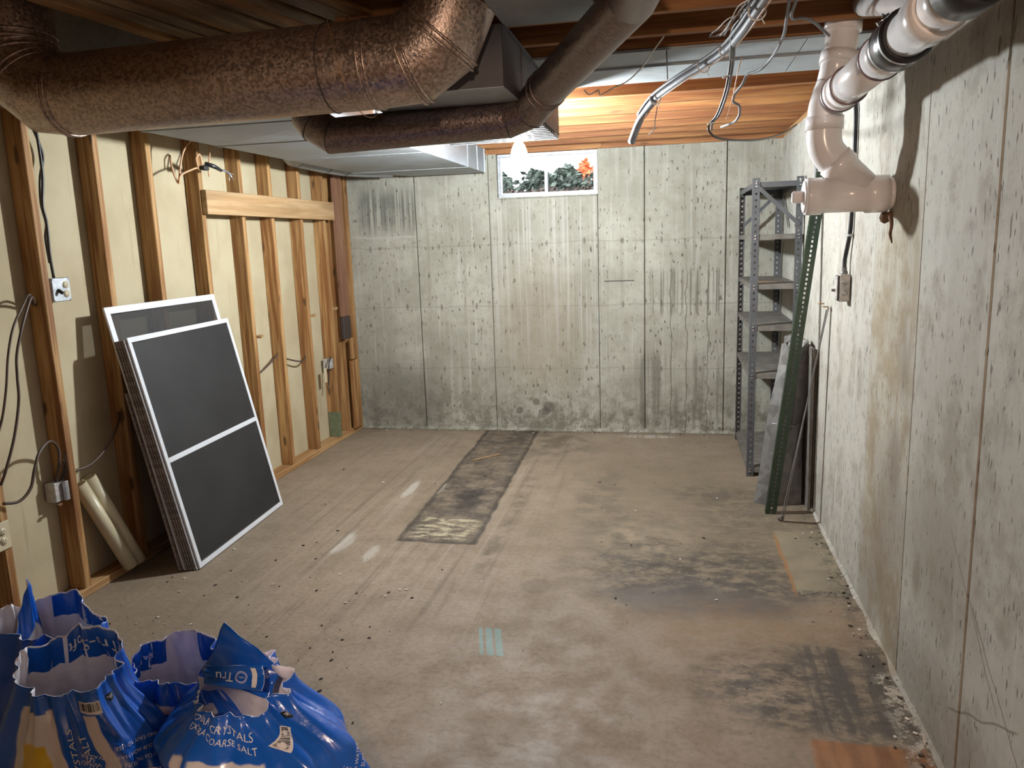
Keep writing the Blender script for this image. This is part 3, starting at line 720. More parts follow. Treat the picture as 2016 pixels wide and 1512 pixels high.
pan3 = thing('joist_panning', (-2.2, 2.98, 2.35), 'blue-grey metal sheet standing above the fat round duct at the left', 'sheet metal')
obj('metal_sheet', MB().obox((-2.23, 2.92, 2.44), (0.30, 0.05, 0), (0, 0.0015, 0), (0, 0, 0.115)), 'galv', pan3)

# ================================================================ LIT BULB
bulb = thing('light_bulb', (-0.835, 4.335, 2.0), 'bare lit bulb in a ceiling holder below the thin round duct', 'light bulb')
bx, by, bz = -0.835, 4.335, 2.058
mb = MB(); prof = [(0.0, -0.064), (0.022, -0.061), (0.038, -0.049), (0.046, -0.028), (0.046, -0.004), (0.038, 0.026), (0.026, 0.050), (0.0165, 0.062)]
def lathe(mb, prof, c, seg=24, axis='z', m=0):
    vs = []
    for r, h in prof:
        for k in range(seg):
            a = 2*PI*k/seg
            if axis == 'z': vs.append((c[0]+r*math.cos(a), c[1]+r*math.sin(a), c[2]+h))
            elif axis == 'x': vs.append((c[0]+h, c[1]+r*math.cos(a), c[2]+r*math.sin(a)))
            else: vs.append((c[0]+r*math.cos(a), c[1]+h, c[2]-r*math.sin(a)))
    fs = [(i*seg+k, i*seg+(k+1) % seg, (i+1)*seg+(k+1) % seg, (i+1)*seg+k) for i in range(len(prof)-1) for k in range(seg)]
    return mb.add(vs, fs, True, m)
obj('globe', lathe(mb, prof, (bx, by, bz)), 'bulb', bulb)
obj('screw_base', lathe(MB(), [(0.0, .06), (0.0165, .06), (0.0165, .085), (0.013, .09)], (bx, by, bz)), 'steel', bulb)
obj('lamp_holder', lathe(MB(), [(0.0, .075), (0.022, .08), (0.024, .12), (0.05, .15), (0.055, .261), (0, .261)], (bx, by, bz)), 'porcelain', bulb)

# ================================================================ SHELF UNIT
SX0, SX1, SY0, SY1, SH = 0.478, 0.778, 5.15, 6.16, 1.92
sh = thing('shelving_unit', ((SX0+SX1)/2, (SY0+SY1)/2, 0), 'tall grey steel shelving unit in the back right corner', 'shelf')
def lpost(x, y, sx, sy):
    mb = MB(); L = SH; W = 0.042
    for flange in (0, 1):
        v, f = plate_holes(L, W, 0.038, 0.012, 0.011)
        if flange == 0: vs = [(x+sx*b, y, a) for a, b, c in v]
        else: vs = [(x, y+sy*b, a) for a, b, c in v]
        mb.add(vs, f)
    mb.add([(x, y, 0.0), (x+sx*W, y, 0.0), (x, y+sy*W, 0.0)], [(0, 1, 2)])
    return obj('post', mb, 'shelf', sh, solid=0.0022)
for x, sx in ((SX0, 1), (SX1, -1)):
    for y, sy in ((SY0, 1), (SY1, -1)): lpost(x, y, sx, sy)
for i, z in enumerate((1.895, 1.575, 1.265, 1.0, 0.69, 0.06)):
    mb = MB(); q = 0.003; h = 0.032
    tilt = 0.02 if i in (2, 3) else 0
    a0, a1, b0, b1 = SX0+q, SX1-q, SY0+q, SY1-q
    mb.box(a0, a1, b0, b1, z-0.002, z)
    mb.box(a0, a1, b0, b0+0.0015, z-h, z-0.002).box(a0, a1, b1-0.0015, b1, z-h, z-0.002).box(a0, a0+0.0015, b0, b1, z-h, z-0.002).box(a1-0.0015, a1, b0, b1, z-h, z-0.002)
    s = obj('shelf', mb, 'shelf_top' if i else 'shelf', sh)
    for x in (SX0+0.02, SX1-0.02):
        for dz in (-0.007, -0.026): obj('bolt', MB().tube([(x, SY0-0.001, z+dz), (x, SY0-0.006, z+dz)], 0.005, 8), 'bolt', s)
def brace(p, q, w=0.022):
    obj('brace', MB().bar(p, q, w, 0.002, up=(0, 1, 0)), 'shelf', sh)
obj('brace', MB().bar((SX0+0.02, SY0-0.004, 1.875), (SX1-0.02, SY0-0.004, 1.63), 0.002, 0.024, up=(0, 0, 1)), 'shelf', sh)
obj('brace', MB().bar((SX0+0.02, SY1+0.004, 1.63), (SX1-0.02, SY1+0.004, 1.875), 0.002, 0.024, up=(0, 0, 1)), 'shelf', sh)
obj('brace', MB().bar((SX1+0.004, SY0+0.02, 1.88), (SX1+0.004, SY0+0.35, 1.62), 0.002, 0.024, up=(0, 0, 1)), 'shelf', sh)
obj('brace', MB().bar((SX1+0.004, SY1-0.02, 1.88), (SX1+0.004, SY1-0.35, 1.62), 0.002, 0.024, up=(0, 0, 1)), 'shelf', sh)
for k, (x, y, a) in enumerate(((0.56, 5.25, 0.3), (0.63, 5.32, -0.4), (0.60, 5.45, 0.9))):
    tag(obj('strap_scrap', MB().obox((x, y, 1.267+k*0.004), (0.09*math.cos(a), 0.09*math.sin(a), 0), (-0.006*math.sin(a), 0.006*math.cos(a), 0), (0, 0, 0.001)), 'copper', origin=(x, y, 1.266)),
        ('rusty strap scrap nearest the front edge of the third shelf', 'middle rusty strap scrap on the third shelf', 'rusty strap scrap farthest back on the third shelf')[k], 'scrap', 'rusty scraps on the shelf')

# ================================================================ THINGS LEANING ON THE RIGHT WALL
ga = thing('slotted_angle', (0.515, 4.43, 0), 'long dark green slotted angle iron leaning against the right wall', 'angle iron')
p0, p1 = Vector((0.52, 4.43, 0.001)), Vector((0.755, 4.56, 1.90))
ax = (p1-p0).normalized(); L = (p1-p0).length
fx = Vector((1, 0, 0)); fx = (fx-ax*fx.dot(ax)).normalized(); fy = ax.cross(fx)
for j, (dr, W) in enumerate(((fx, 0.058), (fy, 0.040))):
    v, f = plate_holes(L, W, 0.0255, 0.014, 0.010)
    obj('flange', MB().add([p0+ax*a+dr*b for a, b, c in v], f), 'green', ga, solid=0.0025)
ra = thing('strap_brace', (0.59, 4.32, 0), 'thin grey flat steel strap leaning beside the green angle iron', 'strap')
obj('bar', MB().bar((0.59, 4.32, 0.004), (0.782, 4.25, 1.195), 0.018, 0.003, up=(1, 0, 0)), 'greyrod', ra)
obj('bar', MB().bar((0.600, 4.31, 0.004), (0.770, 4.235, 1.185), 0.004, 0.012, up=(0, 1, 0)), 'greyrod', ra)
obj('eye', lathe(MB(), [(0.006, -0.0015), (0.016, -0.0015), (0.016, 0.0015), (0.006, 0.0015), (0.006, -0.0015)], (0.588, 4.315, 0.018), 16, 'y'), 'greyrod', ra)
for q in ((0.762, 4.23, 1.20), (0.745, 4.25, 1.215)):
    obj('eye', lathe(MB(), [(0.007, -0.002), (0.017, -0.002), (0.017, 0.002), (0.007, 0.002), (0.007, -0.002)], q, 16, 'z'), 'copper', ra)
MAT['sheet_grey'] = galv('worn_duct_sheet', (0.22, 0.215, 0.21), 0.42, 0.6, 30, 0.15, 0.3, 0.12)
sm = thing('bent_duct_sheet', (0.65, 4.65, 0), 'bent piece of galvanised duct sheet standing behind the green angle iron', 'sheet metal')
mb = MB(); prof = [(0.47, 4.62), (0.56, 4.56), (0.60, 4.575), (0.655, 4.60), (0.735, 4.63), (0.755, 4.75)]
n = len(prof); nz = 8
for k in range(nz+1):
    z = k/nz*0.95
    for i, (x, y) in enumerate(prof):
        t = z/0.95
        mb.v.append((x+0.02*t+(0.755-x)*0.42*t+0.006*math.sin(i*2+z*9), y+0.05*t+0.01*math.sin(z*7+i), z+0.001+(0.02*math.sin(i*1.7) if k == nz else 0)))
for k in range(nz):
    for i in range(n-1):
        a = k*n+i; mb.f.append((a, a+1, a+n+1, a+n)); mb.sm.append(False); mb.mi.append(0)
obj('sheet', mb, 'sheet_grey', sm, solid=0.002)
mb = MB(); zz = 0.55
mb.tube([(0.560, 4.575, 0.50), (0.69, 4.60, 0.475)], 0.003, 6)
obj('crease', mb, 'galv', sm)
mb = MB(); mb.add([(0.62, 4.63, 0.955), (0.70, 4.63, 1.0), (0.765, 4.67, 0.955), (0.70, 4.74, 1.01), (0.63, 4.70, 0.99)], [(0, 1, 4), (1, 2, 3), (1, 3, 4)])
obj('folded_top', mb, 'sheet_grey', sm, solid=0.0015)
dk = thing('dark_panel', (0.755, 4.62, 0), 'dark narrow board standing on edge behind the duct sheet', 'board')
obj('board', MB().obox((0.768, 4.68, 0.47), (0.008, 0, 0), (0, 0.16, 0), (0.0, 0, 0.469)), 'shelf_top', dk, bevel=0.002)

# conduit, switch box on the right wall
cb = thing('switch_box', (0.785, 3.86, 1.26), 'small weathered metal switch box on the right wall, black conduit above it', 'electrical box')
obj('box_body', MB().box(0.742, 0.789, 3.80, 3.875, 1.26, 1.385), 'boxlight', cb, bevel=0.006)
obj('cover_plate', MB().box(0.745, 0.788, 3.796, 3.7995, 1.262, 1.383), 'boxlight', cb, bevel=0.001)
obj('gasket', MB().box(0.738, 0.7415, 3.80, 3.872, 1.265, 1.380), 'rubber', cb)
obj('face_plate', MB().box(0.732, 0.7378, 3.802, 3.87, 1.268, 1.378), 'boxlight', cb, bevel=0.002)
obj('toggle', MB().box(0.716, 0.7318, 3.832, 3.842, 1.305, 1.318), 'greyrod', cb, bevel=0.001)
for z in (1.30, 1.35): obj('knockout', lathe(MB(), [(0, -0.0045), (0.013, -0.0045), (0.013, 0)], (0.766, 3.797, z), 16, 'y'), 'boxlight', cb)
obj('connector', lathe(MB(), [(0.016, 0), (0.016, .012), (0.012, .013), (0.012, .03), (0.0, .03)], (0.768, 3.838, 1.386), 12), 'greyrod', cb)
co = tag(obj('conduit', MB().tube(spline([(0.768, 3.838, 1.41), (0.770, 3.838, 1.46), (0.778, 3.80, 1.57), (0.780, 3.79, 1.70), (0.780, 3.79, 1.95), (0.780, 3.80, 2.10), (0.778, 3.84, 2.18), (0.774, 3.87, 2.26), (0.77, 3.90, 2.33)], 6), 0.0095, 10), 'blackcable', origin=(0.775, 3.84, 1.41)), 'black conduit snaking up the right wall from the switch box', 'conduit')
for z, y in ((1.56, 3.802), (1.86, 3.79)):
    obj('strap', MB().box(0.768, 0.7895, y-0.016, y+0.016, z-0.006, z+0.006), 'box', co, bevel=0.002)
c2 = tag(obj('conduit', MB().tube([(0.775, 4.72, 1.55), (0.775, 4.72, 2.3)], 0.009, 8), 'greycable', origin=(0.775, 4.72, 1.55)), 'thin grey conduit on the right wall behind the white drain', 'conduit')
for z in (1.80, 1.96): obj('coupling', MB().tube([(0.775, 4.72, z-0.02), (0.775, 4.72, z+0.02)], 0.013, 10), 'bolt', c2)

# ================================================================ WHITE PVC DRAIN
pv = thing('drain_pipe', (0.62, 3.18, 1.645), 'white plastic drain pipework coming out of the right wall and rising to the ceiling', 'pipe')
CY, CZ = 3.18, 1.712
obj('wye_body', MB().tube([(0.775, CY, CZ), (0.728, CY, CZ), (0.726, CY, CZ), (0.700, CY, CZ), (0.698, CY, CZ), (0.545, CY, CZ), (0.543, CY, CZ), (0.495, CY, CZ), (0.485, CY, CZ)],
    [0.069, 0.069, 0.069, 0.069, 0.063, 0.063, 0.069, 0.069, 0.067], 40), 'pvc', pv)
obj('cleanout_rim', lathe(MB(), [(0.060, 0.004), (0.060, -0.004), (0.054, -0.006), (0.0, -0.006)], (0.484, CY, CZ), 36, 'x'), 'pvc', pv)
obj('cleanout_plug', MB().box(0.438, 0.478, CY-0.019, CY+0.019, CZ-0.022, CZ+0.022), 'pvc', pv, bevel=0.006)
obj('wall_stub', MB().tube([(0.770, CY, CZ), (0.800, CY, CZ)], 0.058, 32), 'pvc', pv)
br_ = [(0.690, CY, 1.735), (0.592, CY, 1.833)]
obj('wye_branch', MB().tube([(0.690, CY, 1.735), (0.620, CY, 1.805), (0.618, CY, 1.807), (0.585, CY, 1.840)], [0.060, 0.060, 0.067, 0.067], 36), 'pvc', pv)
ep = spline([(0.592, CY, 1.833), (0.560, CY, 1.872), (0.546, CY, 1.915), (0.545, CY, 1.955)], 6)
obj('elbow', MB().tube(ep, 0.062, 36), 'pvc', pv)
obj('hub', MB().tube([(0.545, CY, 1.950), (0.545, CY, 1.998)], 0.068, 36), 'pvc', pv)
obj('elbow', MB().tube(spline([(0.545, CY, 1.99), (0.547, CY, 2.03), (0.558, CY, 2.07), (0.572, CY, 2.11)], 5), 0.061, 36), 'pvc', pv)
obj('riser', MB().tube([(0.566, CY+0.01, 2.09), (0.590, CY+0.03, 2.20), (0.603, CY+0.04, 2.30), (0.612, CY+0.045, 2.56)], 0.057, 36), 'pvc', pv)
obj('hub', MB().tube([(0.5885, CY+0.029, 2.185), (0.594, CY+0.034, 2.225)], 0.066, 36), 'pvc', pv)
obj('hub', MB().tube([(0.603, CY+0.04, 2.30), (0.606, CY+0.042, 2.345)], 0.066, 36), 'pvc', pv)
# long run coming towards the photographer along the right wall
r0 = Vector((0.575, 3.20, 2.062)); r1 = Vector((0.592, 1.55, 2.075)); rd = (r1-r0)
def rp(y): return r0+rd*((y-r0.y)/rd.y)
obj('long_pipe', MB().tube([rp(3.20), rp(2.42)], 0.0575, 40), 'pvc', pv)
obj('hub', MB().tube([rp(3.06), rp(3.01)], 0.0640, 40), 'pvc', pv)
obj('hub', MB().tube([rp(3.00), rp(2.93)], 0.0620, 40), 'pvc', pv)
for y, r in ((3.065, 0.065), (2.925, 0.063), (2.53, 0.0625)):
    R = rings([rp(y), rp(y-0.01)], r, 36)[0]
    obj('primer_ring', MB().bead(R, rd.normalized(), 0.0032, 6), 'pvc_ring', pv)
obj('hub', MB().tube([rp(2.53), rp(2.40)], 0.0615, 40), 'pvc', pv)
obj('rubber_coupling', MB().tube([rp(2.405), rp(2.40), rp(2.27), rp(2.265)], [0.062, 0.069, 0.069, 0.062], 40), 'rubber', pv)
for y in (2.385, 2.285): obj('band_clamp', MB().tube([rp(y+0.007), rp(y-0.007)], 0.0705, 40, caps=False), 'steel', pv)
obj('clamp_screw', MB().tube([rp(2.385)+Vector((-0.05, 0, 0.056)), rp(2.385)+Vector((-0.02, 0.0, 0.078))], 0.006, 8), 'steel', pv)
obj('hub', MB().tube([rp(2.265), rp(2.15), rp(2.149), rp(2.02)], [0.057, 0.057, 0.064, 0.064], 40), 'pvc', pv)
obj('wye_branch', MB().tube([rp(2.13), (0.621, 2.250, 2.131), (0.640, 2.500, 2.205), (0.654, 2.850, 2.296), (0.650, 3.120, 2.364)], 0.040, 32), 'pvc', pv)
obj('long_pipe', MB().tube([rp(2.02), rp(1.90)], 0.058, 40), 'pvc', pv)
obj('rubber_coupling', MB().tube([rp(1.90), rp(1.895), rp(1.79), rp(1.785)], [0.060, 0.068, 0.068, 0.060], 40), 'rubber', pv)
obj('long_pipe', MB().tube([rp(1.79), rp(0.2)], 0.0575, 40), 'pvc', pv)
obj('rubber_pipe', MB().tube([(0.64, 2.72, 2.20), (0.65, 2.70, 2.5)], 0.021, 12), 'rubber', pv)
mb = MB()
for a in range(0):
    t = 2*PI*a/12; mb.obox((0.786, CY+0.064*math.cos(t), CZ+0.064*math.sin(t)), (0.003, 0, 0), (0, 0.010, 0.002), (0, -0.003, 0.009))
mb.tube(spline([(0.785, 3.17, 1.64), (0.786, 3.145, 1.60), (0.787, 3.16, 1.565), (0.788, 3.135, 1.53)], 4), [0.013, .011, .009, .007, .006, .005, .005, .005, .006, .005, .005, .003, .002], 6)
obj('mortar_collar', mb, 'rust', pv)
tag(obj('mortar_lump', lathe(MB(), [(0, -0.02), (0.016, -0.014), (0.024, 0), (0.017, 0.014), (0, 0.02)], (0.772, 3.185, 1.625), 10, 'x'), 'rust', origin=(0.77, 3.185, 1.62)), 'rusty mortar lump under the drain stub on the right wall', 'mortar')

# ================================================================ CEILING CABLES
def K(*p): return list(p)
bun = thing('cable_bundle', (0.2, 3.4, 2.0), 'thick grey wrapped cable bundle drooping from the joists near the window', 'cables')
main = [(-0.205, 3.950, 2.038), (-0.154, 3.850, 2.134), (-0.086, 3.720, 2.192), (0.024, 3.500, 2.224), (0.112, 3.350, 2.244), (0.187, 3.150, 2.255), (0.213, 2.750, 2.221), (0.237, 2.550, 2.227), (0.264, 2.420, 2.246)]
obj('wrapped_tube', MB().tube(spline(main[:3], 8), 0.0175, 14), 'foam', bun, label='grey foam sleeve on the hanging end')
obj('cable', MB().tube(spline(main[1:], 8), 0.0135, 10), 'foam', bun)
def off(pts, dx, dy, dz): return [(a+dx, b+dy, c+dz) for a, b, c in pts]
obj('cable', MB().tube(spline(off(main[1:], -0.014, -0.012, 0.014), 8), 0.0075, 8), 'greycable', bun)
obj('cable', MB().tube(spline(off(main[1:], 0.014, -0.012, 0.010), 8), 0.0075, 8), 'foam', bun)
obj('cable', MB().tube(spline(off(main[1:], 0.010, -0.014, -0.011), 8), 0.0035, 6), 'tanwire', bun)
obj('cable', MB().tube(spline(off(main[1:], 0.017, -0.010, -0.004), 8), 0.003, 6), 'blackcable', bun)
for i in (2, 4, 5, 7):
    p = Vector(main[i]); d = (Vector(main[min(8, i+1)])-Vector(main[i-1])).normalized()
    R = rings([p, p+d*0.01], 0.026, 14)[0]
    obj('cable_tie', MB().bead(R, d, 0.0028, 5), 'whitewire', bun)
    obj('tie_tail', MB().tube([p+Vector((0.01, -0.02, -0.02)), p+Vector((0.02, -0.03, -0.045))], 0.0018, 5), 'whitewire', bun)
def things_cable(name, pts, r, mat, label, cat='cable', sub=8, seg=8):
    o = obj(name, MB().tube(spline(pts, sub), r, seg), mat, origin=pts[0]); return tag(o, label, cat)
pc = [(0.217, 2.500, 2.266), (0.206, 2.680, 2.252), (0.188, 2.850, 2.253), (0.196, 3.020, 2.231), (0.204, 3.200, 2.207), (0.197, 3.350, 2.142), (0.172, 3.450, 2.071), (0.146, 3.500, 2.043), (0.142, 3.500, 2.014), (0.179, 3.550, 1.989), (0.269, 3.700, 1.991), (0.407, 4.000, 2.022), (0.549, 4.400, 2.089), (0.674, 4.800, 2.177)]
bl = thing('cable_pair', (0.25, 3.3, 2.0), 'pair of black cables hanging in a loop and running to the right wall', 'cables')
obj('cable', MB().tube(spline(pc, 8), 0.0048, 8), 'blackcable', bl)
obj('cable', MB().tube(spline(off(pc[:9], 0.011, 0.004, 0.002), 8), 0.0048, 8), 'greycable', bl)
for q in ((0.195, 3.260, 2.180), (0.148, 3.480, 2.040)):
    obj('cable_tie', MB().bead(rings([q, (q[0]+0.002, q[1], q[2]-0.01)], 0.013, 12)[0], (0, 0, 1), 0.0025, 5), 'whitewire', bl)
things_cable('twisted_cable', [(0.322, 2.500, 2.250), (0.346, 2.750, 2.243), (0.362, 2.950, 2.240), (0.364, 3.250, 2.241), (0.331, 3.350, 2.216), (0.287, 3.420, 2.212), (0.271, 3.450, 2.183), (0.245, 3.500, 2.154), (0.239, 3.500, 2.124), (0.262, 3.500, 2.107), (0.266, 3.520, 2.075), (0.250, 3.600, 2.056), (0.214, 3.900, 2.077)], 0.0055, 'greycable', 'twisted grey cable kinking down right of the black pair')
things_cable('tan_wire', [(0.255, 3.300, 2.260), (0.245, 3.350, 2.215), (0.234, 3.450, 2.136), (0.229, 3.470, 2.114), (0.212, 3.500, 2.055)], 0.0022, 'tanwire', 'thin tan wire hanging beside the twisted grey cable', 'wire')
things_cable('white_wire', [(-0.040, 3.100, 2.308), (-0.074, 3.200, 2.292), (-0.100, 3.300, 2.284), (-0.136, 3.400, 2.262), (-0.197, 3.500, 2.236), (-0.258, 3.600, 2.233), (-0.330, 3.700, 2.223), (-0.340, 3.720, 2.247), (-0.385, 3.750, 2.237), (-0.414, 3.800, 2.266)], 0.0026, 'whitewire', 'thin white wire dangling in a curve left of the grey bundle', 'wire')
ww = thing('wire_tangle', (0.179, 2.900, 2.295), 'frayed bunch of white wire ends beside the grey bundle, top of the view', 'wire')
for k in range(6):
    j = lambda s: random.uniform(-s, s)
    pts = [(0.222, 2.520, 2.258), (0.197, 2.600, 2.244), (0.174, 2.700, 2.242), (0.149, 2.800, 2.238), (0.119, 2.850, 2.243)]
    pts = [(a+j(.012), b+j(.02), c+j(.012)) for a, b, c in pts[:5-(k % 3 == 0)]]
    obj('wire', MB().tube(spline(pts, 6), 0.002, 5), 'whitewire' if k % 2 else 'greycable', ww)
things_cable('grey_loop', [(0.345, 2.500, 2.248), (0.346, 2.580, 2.242), (0.349, 2.660, 2.237), (0.360, 2.700, 2.232), (0.391, 2.750, 2.245), (0.433, 2.800, 2.245), (0.527, 3.050, 2.253)], 0.005, 'greycable', 'grey cable looping to the white riser near the joists')
things_cable('black_stub', [(-0.095, 4.628, 2.300), (-0.106, 4.600, 2.228), (-0.114, 4.600, 2.174), (-0.146, 4.620, 2.151)], 0.0025, 'blackcable', 'short black wire curl right of the drooping grey sleeve', 'wire')

# ================================================================ LEFT WALL ELECTRICS
def outlet_face(parent, c, ay, az, nrm=1):
    """duplex outlet facing +x at point c"""
    for s in (1, -1):
        z = c[2]+s*0.020
        obj('receptacle', lathe(MB(), [(0, 0.003), (0.0165, 0.003), (0.0170, 0)], (c[0], c[1], z), 18, 'x'), 'outlet', parent)
        obj('slot', MB().box(c[0]+0.003, c[0]+0.0036, c[1]-0.0065, c[1]-0.0048, z-0.001, z+0.007).box(c[0]+0.003, c[0]+0.0036, c[1]+0.0048, c[1]+0.0065, z-0.001, z+0.007)
            .box(c[0]+0.003, c[0]+0.0036, c[1]-0.002, c[1]+0.002, z-0.010, z-0.006), 'slot', parent)
ob = thing('outlet_box', (-2.75, 3.05, 1.38), 'square metal box with switch and cream outlet beside the second stud', 'electrical box')
obj('box_body', MB().box(-2.795, -2.722, 2.995, 3.098, 1.385, 1.488), 'box', ob, bevel=0.006)
obj('cover_plate', MB().box(-2.7218, -2.716, 2.993, 3.100, 1.383, 1.490), 'box', ob, bevel=0.003)
outlet_face(ob, (-2.716, 3.072, 1.437), 0, 0)
obj('toggle', MB().obox((-2.705, 3.025, 1.428), (0.011, 0, -0.007), (0, 0.004, 0), (0.003, 0, 0.006)), 'slot', ob)
for y, z in ((3.0, 1.483), (3.093, 1.483), (3.0, 1.39), (3.093, 1.39)):
    obj('screw', lathe(MB(), [(0, .002), (0.003, .002), (0.003, 0)], (-2.716, y, z), 8, 'x'), 'bolt', ob)
cable('cord', [(-2.735, 3.03, 1.49), (-2.735, 3.026, 1.597), (-2.735, 3.033, 1.730), (-2.735, 3.024, 1.807), (-2.735, 3.046, 1.929), (-2.735, 3.049, 2.037), (-2.735, 3.045, 2.144)], 0.0065, 'blackcable', ob)
cable('cord', [(-2.765, 3.052, 1.556), (-2.765, 3.048, 1.665), (-2.765, 3.063, 1.732), (-2.765, 3.050, 1.821), (-2.765, 3.065, 1.932), (-2.765, 3.098, 2.033), (-2.765, 3.061, 2.148)], 0.006, 'blackcable', ob)
# nearer cables hanging between the first studs
things_cable('brown_cord', [(-2.755, 2.925, 1.375), (-2.700, 2.854, 1.416), (-2.680, 2.796, 1.362), (-2.670, 2.745, 1.286), (-2.670, 2.703, 1.185), (-2.670, 2.690, 1.098), (-2.670, 2.679, 0.996), (-2.670, 2.631, 0.856), (-2.680, 2.577, 0.730), (-2.700, 2.561, 0.669)], 0.006, 'browncable', 'brown cord sagging from the second stud to the nearer one')
things_cable('brown_cord', [(-2.765, 2.925, 1.38), (-2.720, 2.866, 1.427), (-2.690, 2.788, 1.380), (-2.680, 2.716, 1.300), (-2.680, 2.671, 1.190), (-2.680, 2.637, 1.058), (-2.690, 2.605, 0.937), (-2.700, 2.557, 0.832)], 0.005, 'browncable', 'leftmost brown cord hanging at the edge of the view')
things_cable('brown_cord', [(-2.690, 2.548, 0.594), (-2.670, 2.607, 0.585), (-2.660, 2.662, 0.623), (-2.660, 2.696, 0.695), (-2.670, 2.746, 0.759), (-2.690, 2.829, 0.784), (-2.719, 2.900, 0.734), (-2.723, 2.900, 0.663), (-2.752, 2.900, 0.583), (-2.759, 2.900, 0.486)], 0.0065, 'browncable', 'brown cord arching down into the open metal box')
lb = thing('junction_box', (-2.76, 2.90, 0.47), 'open metal box with bent ears on the second stud, low down', 'electrical box')
obj('box_body', MB().box(-2.79, -2.735, 2.865, 2.929, 0.485, 0.575), 'boxlight', lb, bevel=0.003)
obj('ear', MB().obox((-2.722, 2.915, 0.53), (0.010, 0, 0), (0, 0.012, 0), (0, 0, 0.045)), 'bolt', lb, bevel=0.003)
obj('ear', MB().obox((-2.73, 2.875, 0.475), (0.006, 0, 0), (0, 0.012, 0), (0, 0, 0.004)), 'rust', lb)
for k in range(3): obj('wire', MB().tube(spline([(-2.74, 2.90, 0.57), (-2.72+0.01*k, 2.91, 0.62), (-2.71, 2.90+0.012*k, 0.66+0.02*k)], 4), 0.0025, 5), 'blackcable', lb)
ol = thing('wall_outlet', (-2.70, 2.515, 0.50), 'cream duplex outlet on the nearest stud at the left edge', 'outlet')
obj('cover_plate', MB().box(-2.700, -2.694, 2.49, 2.565, 0.40, 0.52), 'outlet', ol, bevel=0.003)
outlet_face(ol, (-2.694, 2.528, 0.46), 0, 0)
things_cable('brown_cord', [(-2.75, 3.345, 0.80), (-2.72, 3.30, 0.76), (-2.70, 3.20, 0.68), (-2.71, 3.08, 0.61), (-2.73, 2.975, 0.60)], 0.006, 'browncable', 'brown cord between the second and third studs above the cream pipes')
things_cable('brown_cord', [(-2.75, 5.0, 0.86), (-2.73, 4.92, 0.84), (-2.74, 4.80, 0.79), (-2.76, 4.67, 0.74)], 0.006, 'browncable', 'brown cord slanting between studs right of the screens')
things_cable('brown_cord', [(-2.76, 5.43, 0.775), (-2.73, 5.34, 0.755), (-2.73, 5.24, 0.765), (-2.75, 5.12, 0.80)], 0.006, 'browncable', 'short brown cord sagging between two studs near the back')
fo = thing('wall_outlet', (-2.72, 5.80, 0.70), 'small cream outlet plate on a dark cord near the back studs', 'outlet')
obj('cover_plate', MB().obox((-2.715, 5.655, 0.585), (0.003, 0, 0), (0, 0.022, 0), (0, 0, 0.058)), 'outlet', fo, bevel=0.002)
obj('box_body', MB().box(-2.775, -2.71, 5.745, 5.806, 0.62, 0.70), 'boxlight', fo, bevel=0.004)
obj('cord', MB().tube(spline([(-2.72, 5.77, 0.69), (-2.70, 5.74, 0.72), (-2.70, 5.70, 0.66), (-2.71, 5.69, 0.52), (-2.71, 5.67, 0.47)], 6), 0.005, 6), 'blackcable', fo)
# cable knot under the top plate by the fourth stud
kn = thing('cable_knot', (-2.66, 4.2, 2.0), 'tan cables bent round a stud with a black taped splice and bare wire ends', 'cables')
obj('cable', MB().tube(spline([(-2.660, 3.921, 1.955), (-2.640, 3.930, 2.068), (-2.620, 3.956, 2.150), (-2.620, 4.062, 2.216), (-2.640, 4.194, 2.238)], 8), 0.0055, 6), 'tanwire', kn)
obj('cable', MB().tube(spline([(-2.700, 3.925, 2.108), (-2.670, 3.894, 2.026), (-2.660, 3.917, 1.960), (-2.640, 3.918, 2.000), (-2.620, 4.006, 2.038), (-2.620, 4.118, 2.067)], 8), 0.0055, 6), 'tanwire', kn)
obj('cable', MB().tube(spline([(-2.610, 4.041, 2.048), (-2.620, 4.046, 2.099), (-2.620, 4.084, 2.122), (-2.600, 4.065, 2.056)], 8), 0.0055, 6), 'tanwire', kn)
obj('cable', MB().tube(spline([(-2.640, 4.223, 2.258), (-2.620, 4.187, 2.146), (-2.600, 4.125, 2.055), (-2.600, 4.126, 2.004)], 8), 0.0045, 6), 'tanwire', kn)
obj('clamp', MB().obox((-2.600, 4.084, 2.049), (0.016, 0, 0), (0, 0.026, 0), (0, 0, 0.012)), 'slot', kn, bevel=0.003)
obj('taped_splice', MB().tube([(-2.600, 4.103, 2.075), (-2.580, 4.155, 2.062), (-2.570, 4.208, 2.043)], [0.012, 0.013, 0.009], 8), 'rubber', kn)
obj('cable', MB().tube(spline([(-2.570, 4.199, 2.048), (-2.560, 4.244, 2.040), (-2.560, 4.294, 2.015)], 5), 0.006, 6), 'greycable', kn)
for a, b in ((460, 342), (462, 354), (452, 357)):
    obj('bare_wire', MB().tube([(-2.560, 4.265, 2.033), ((-2.555, 4.280, 2.013)), PX(a,b,-2.55)] if False else [(-2.560, 4.265, 2.033), {(460,342):(-2.550, 4.302, 2.029), (462,354):(-2.550, 4.301, 1.994), (452,357):(-2.550, 4.250, 1.985)}[(a,b)]], 0.0022, 5), 'bolt', kn)

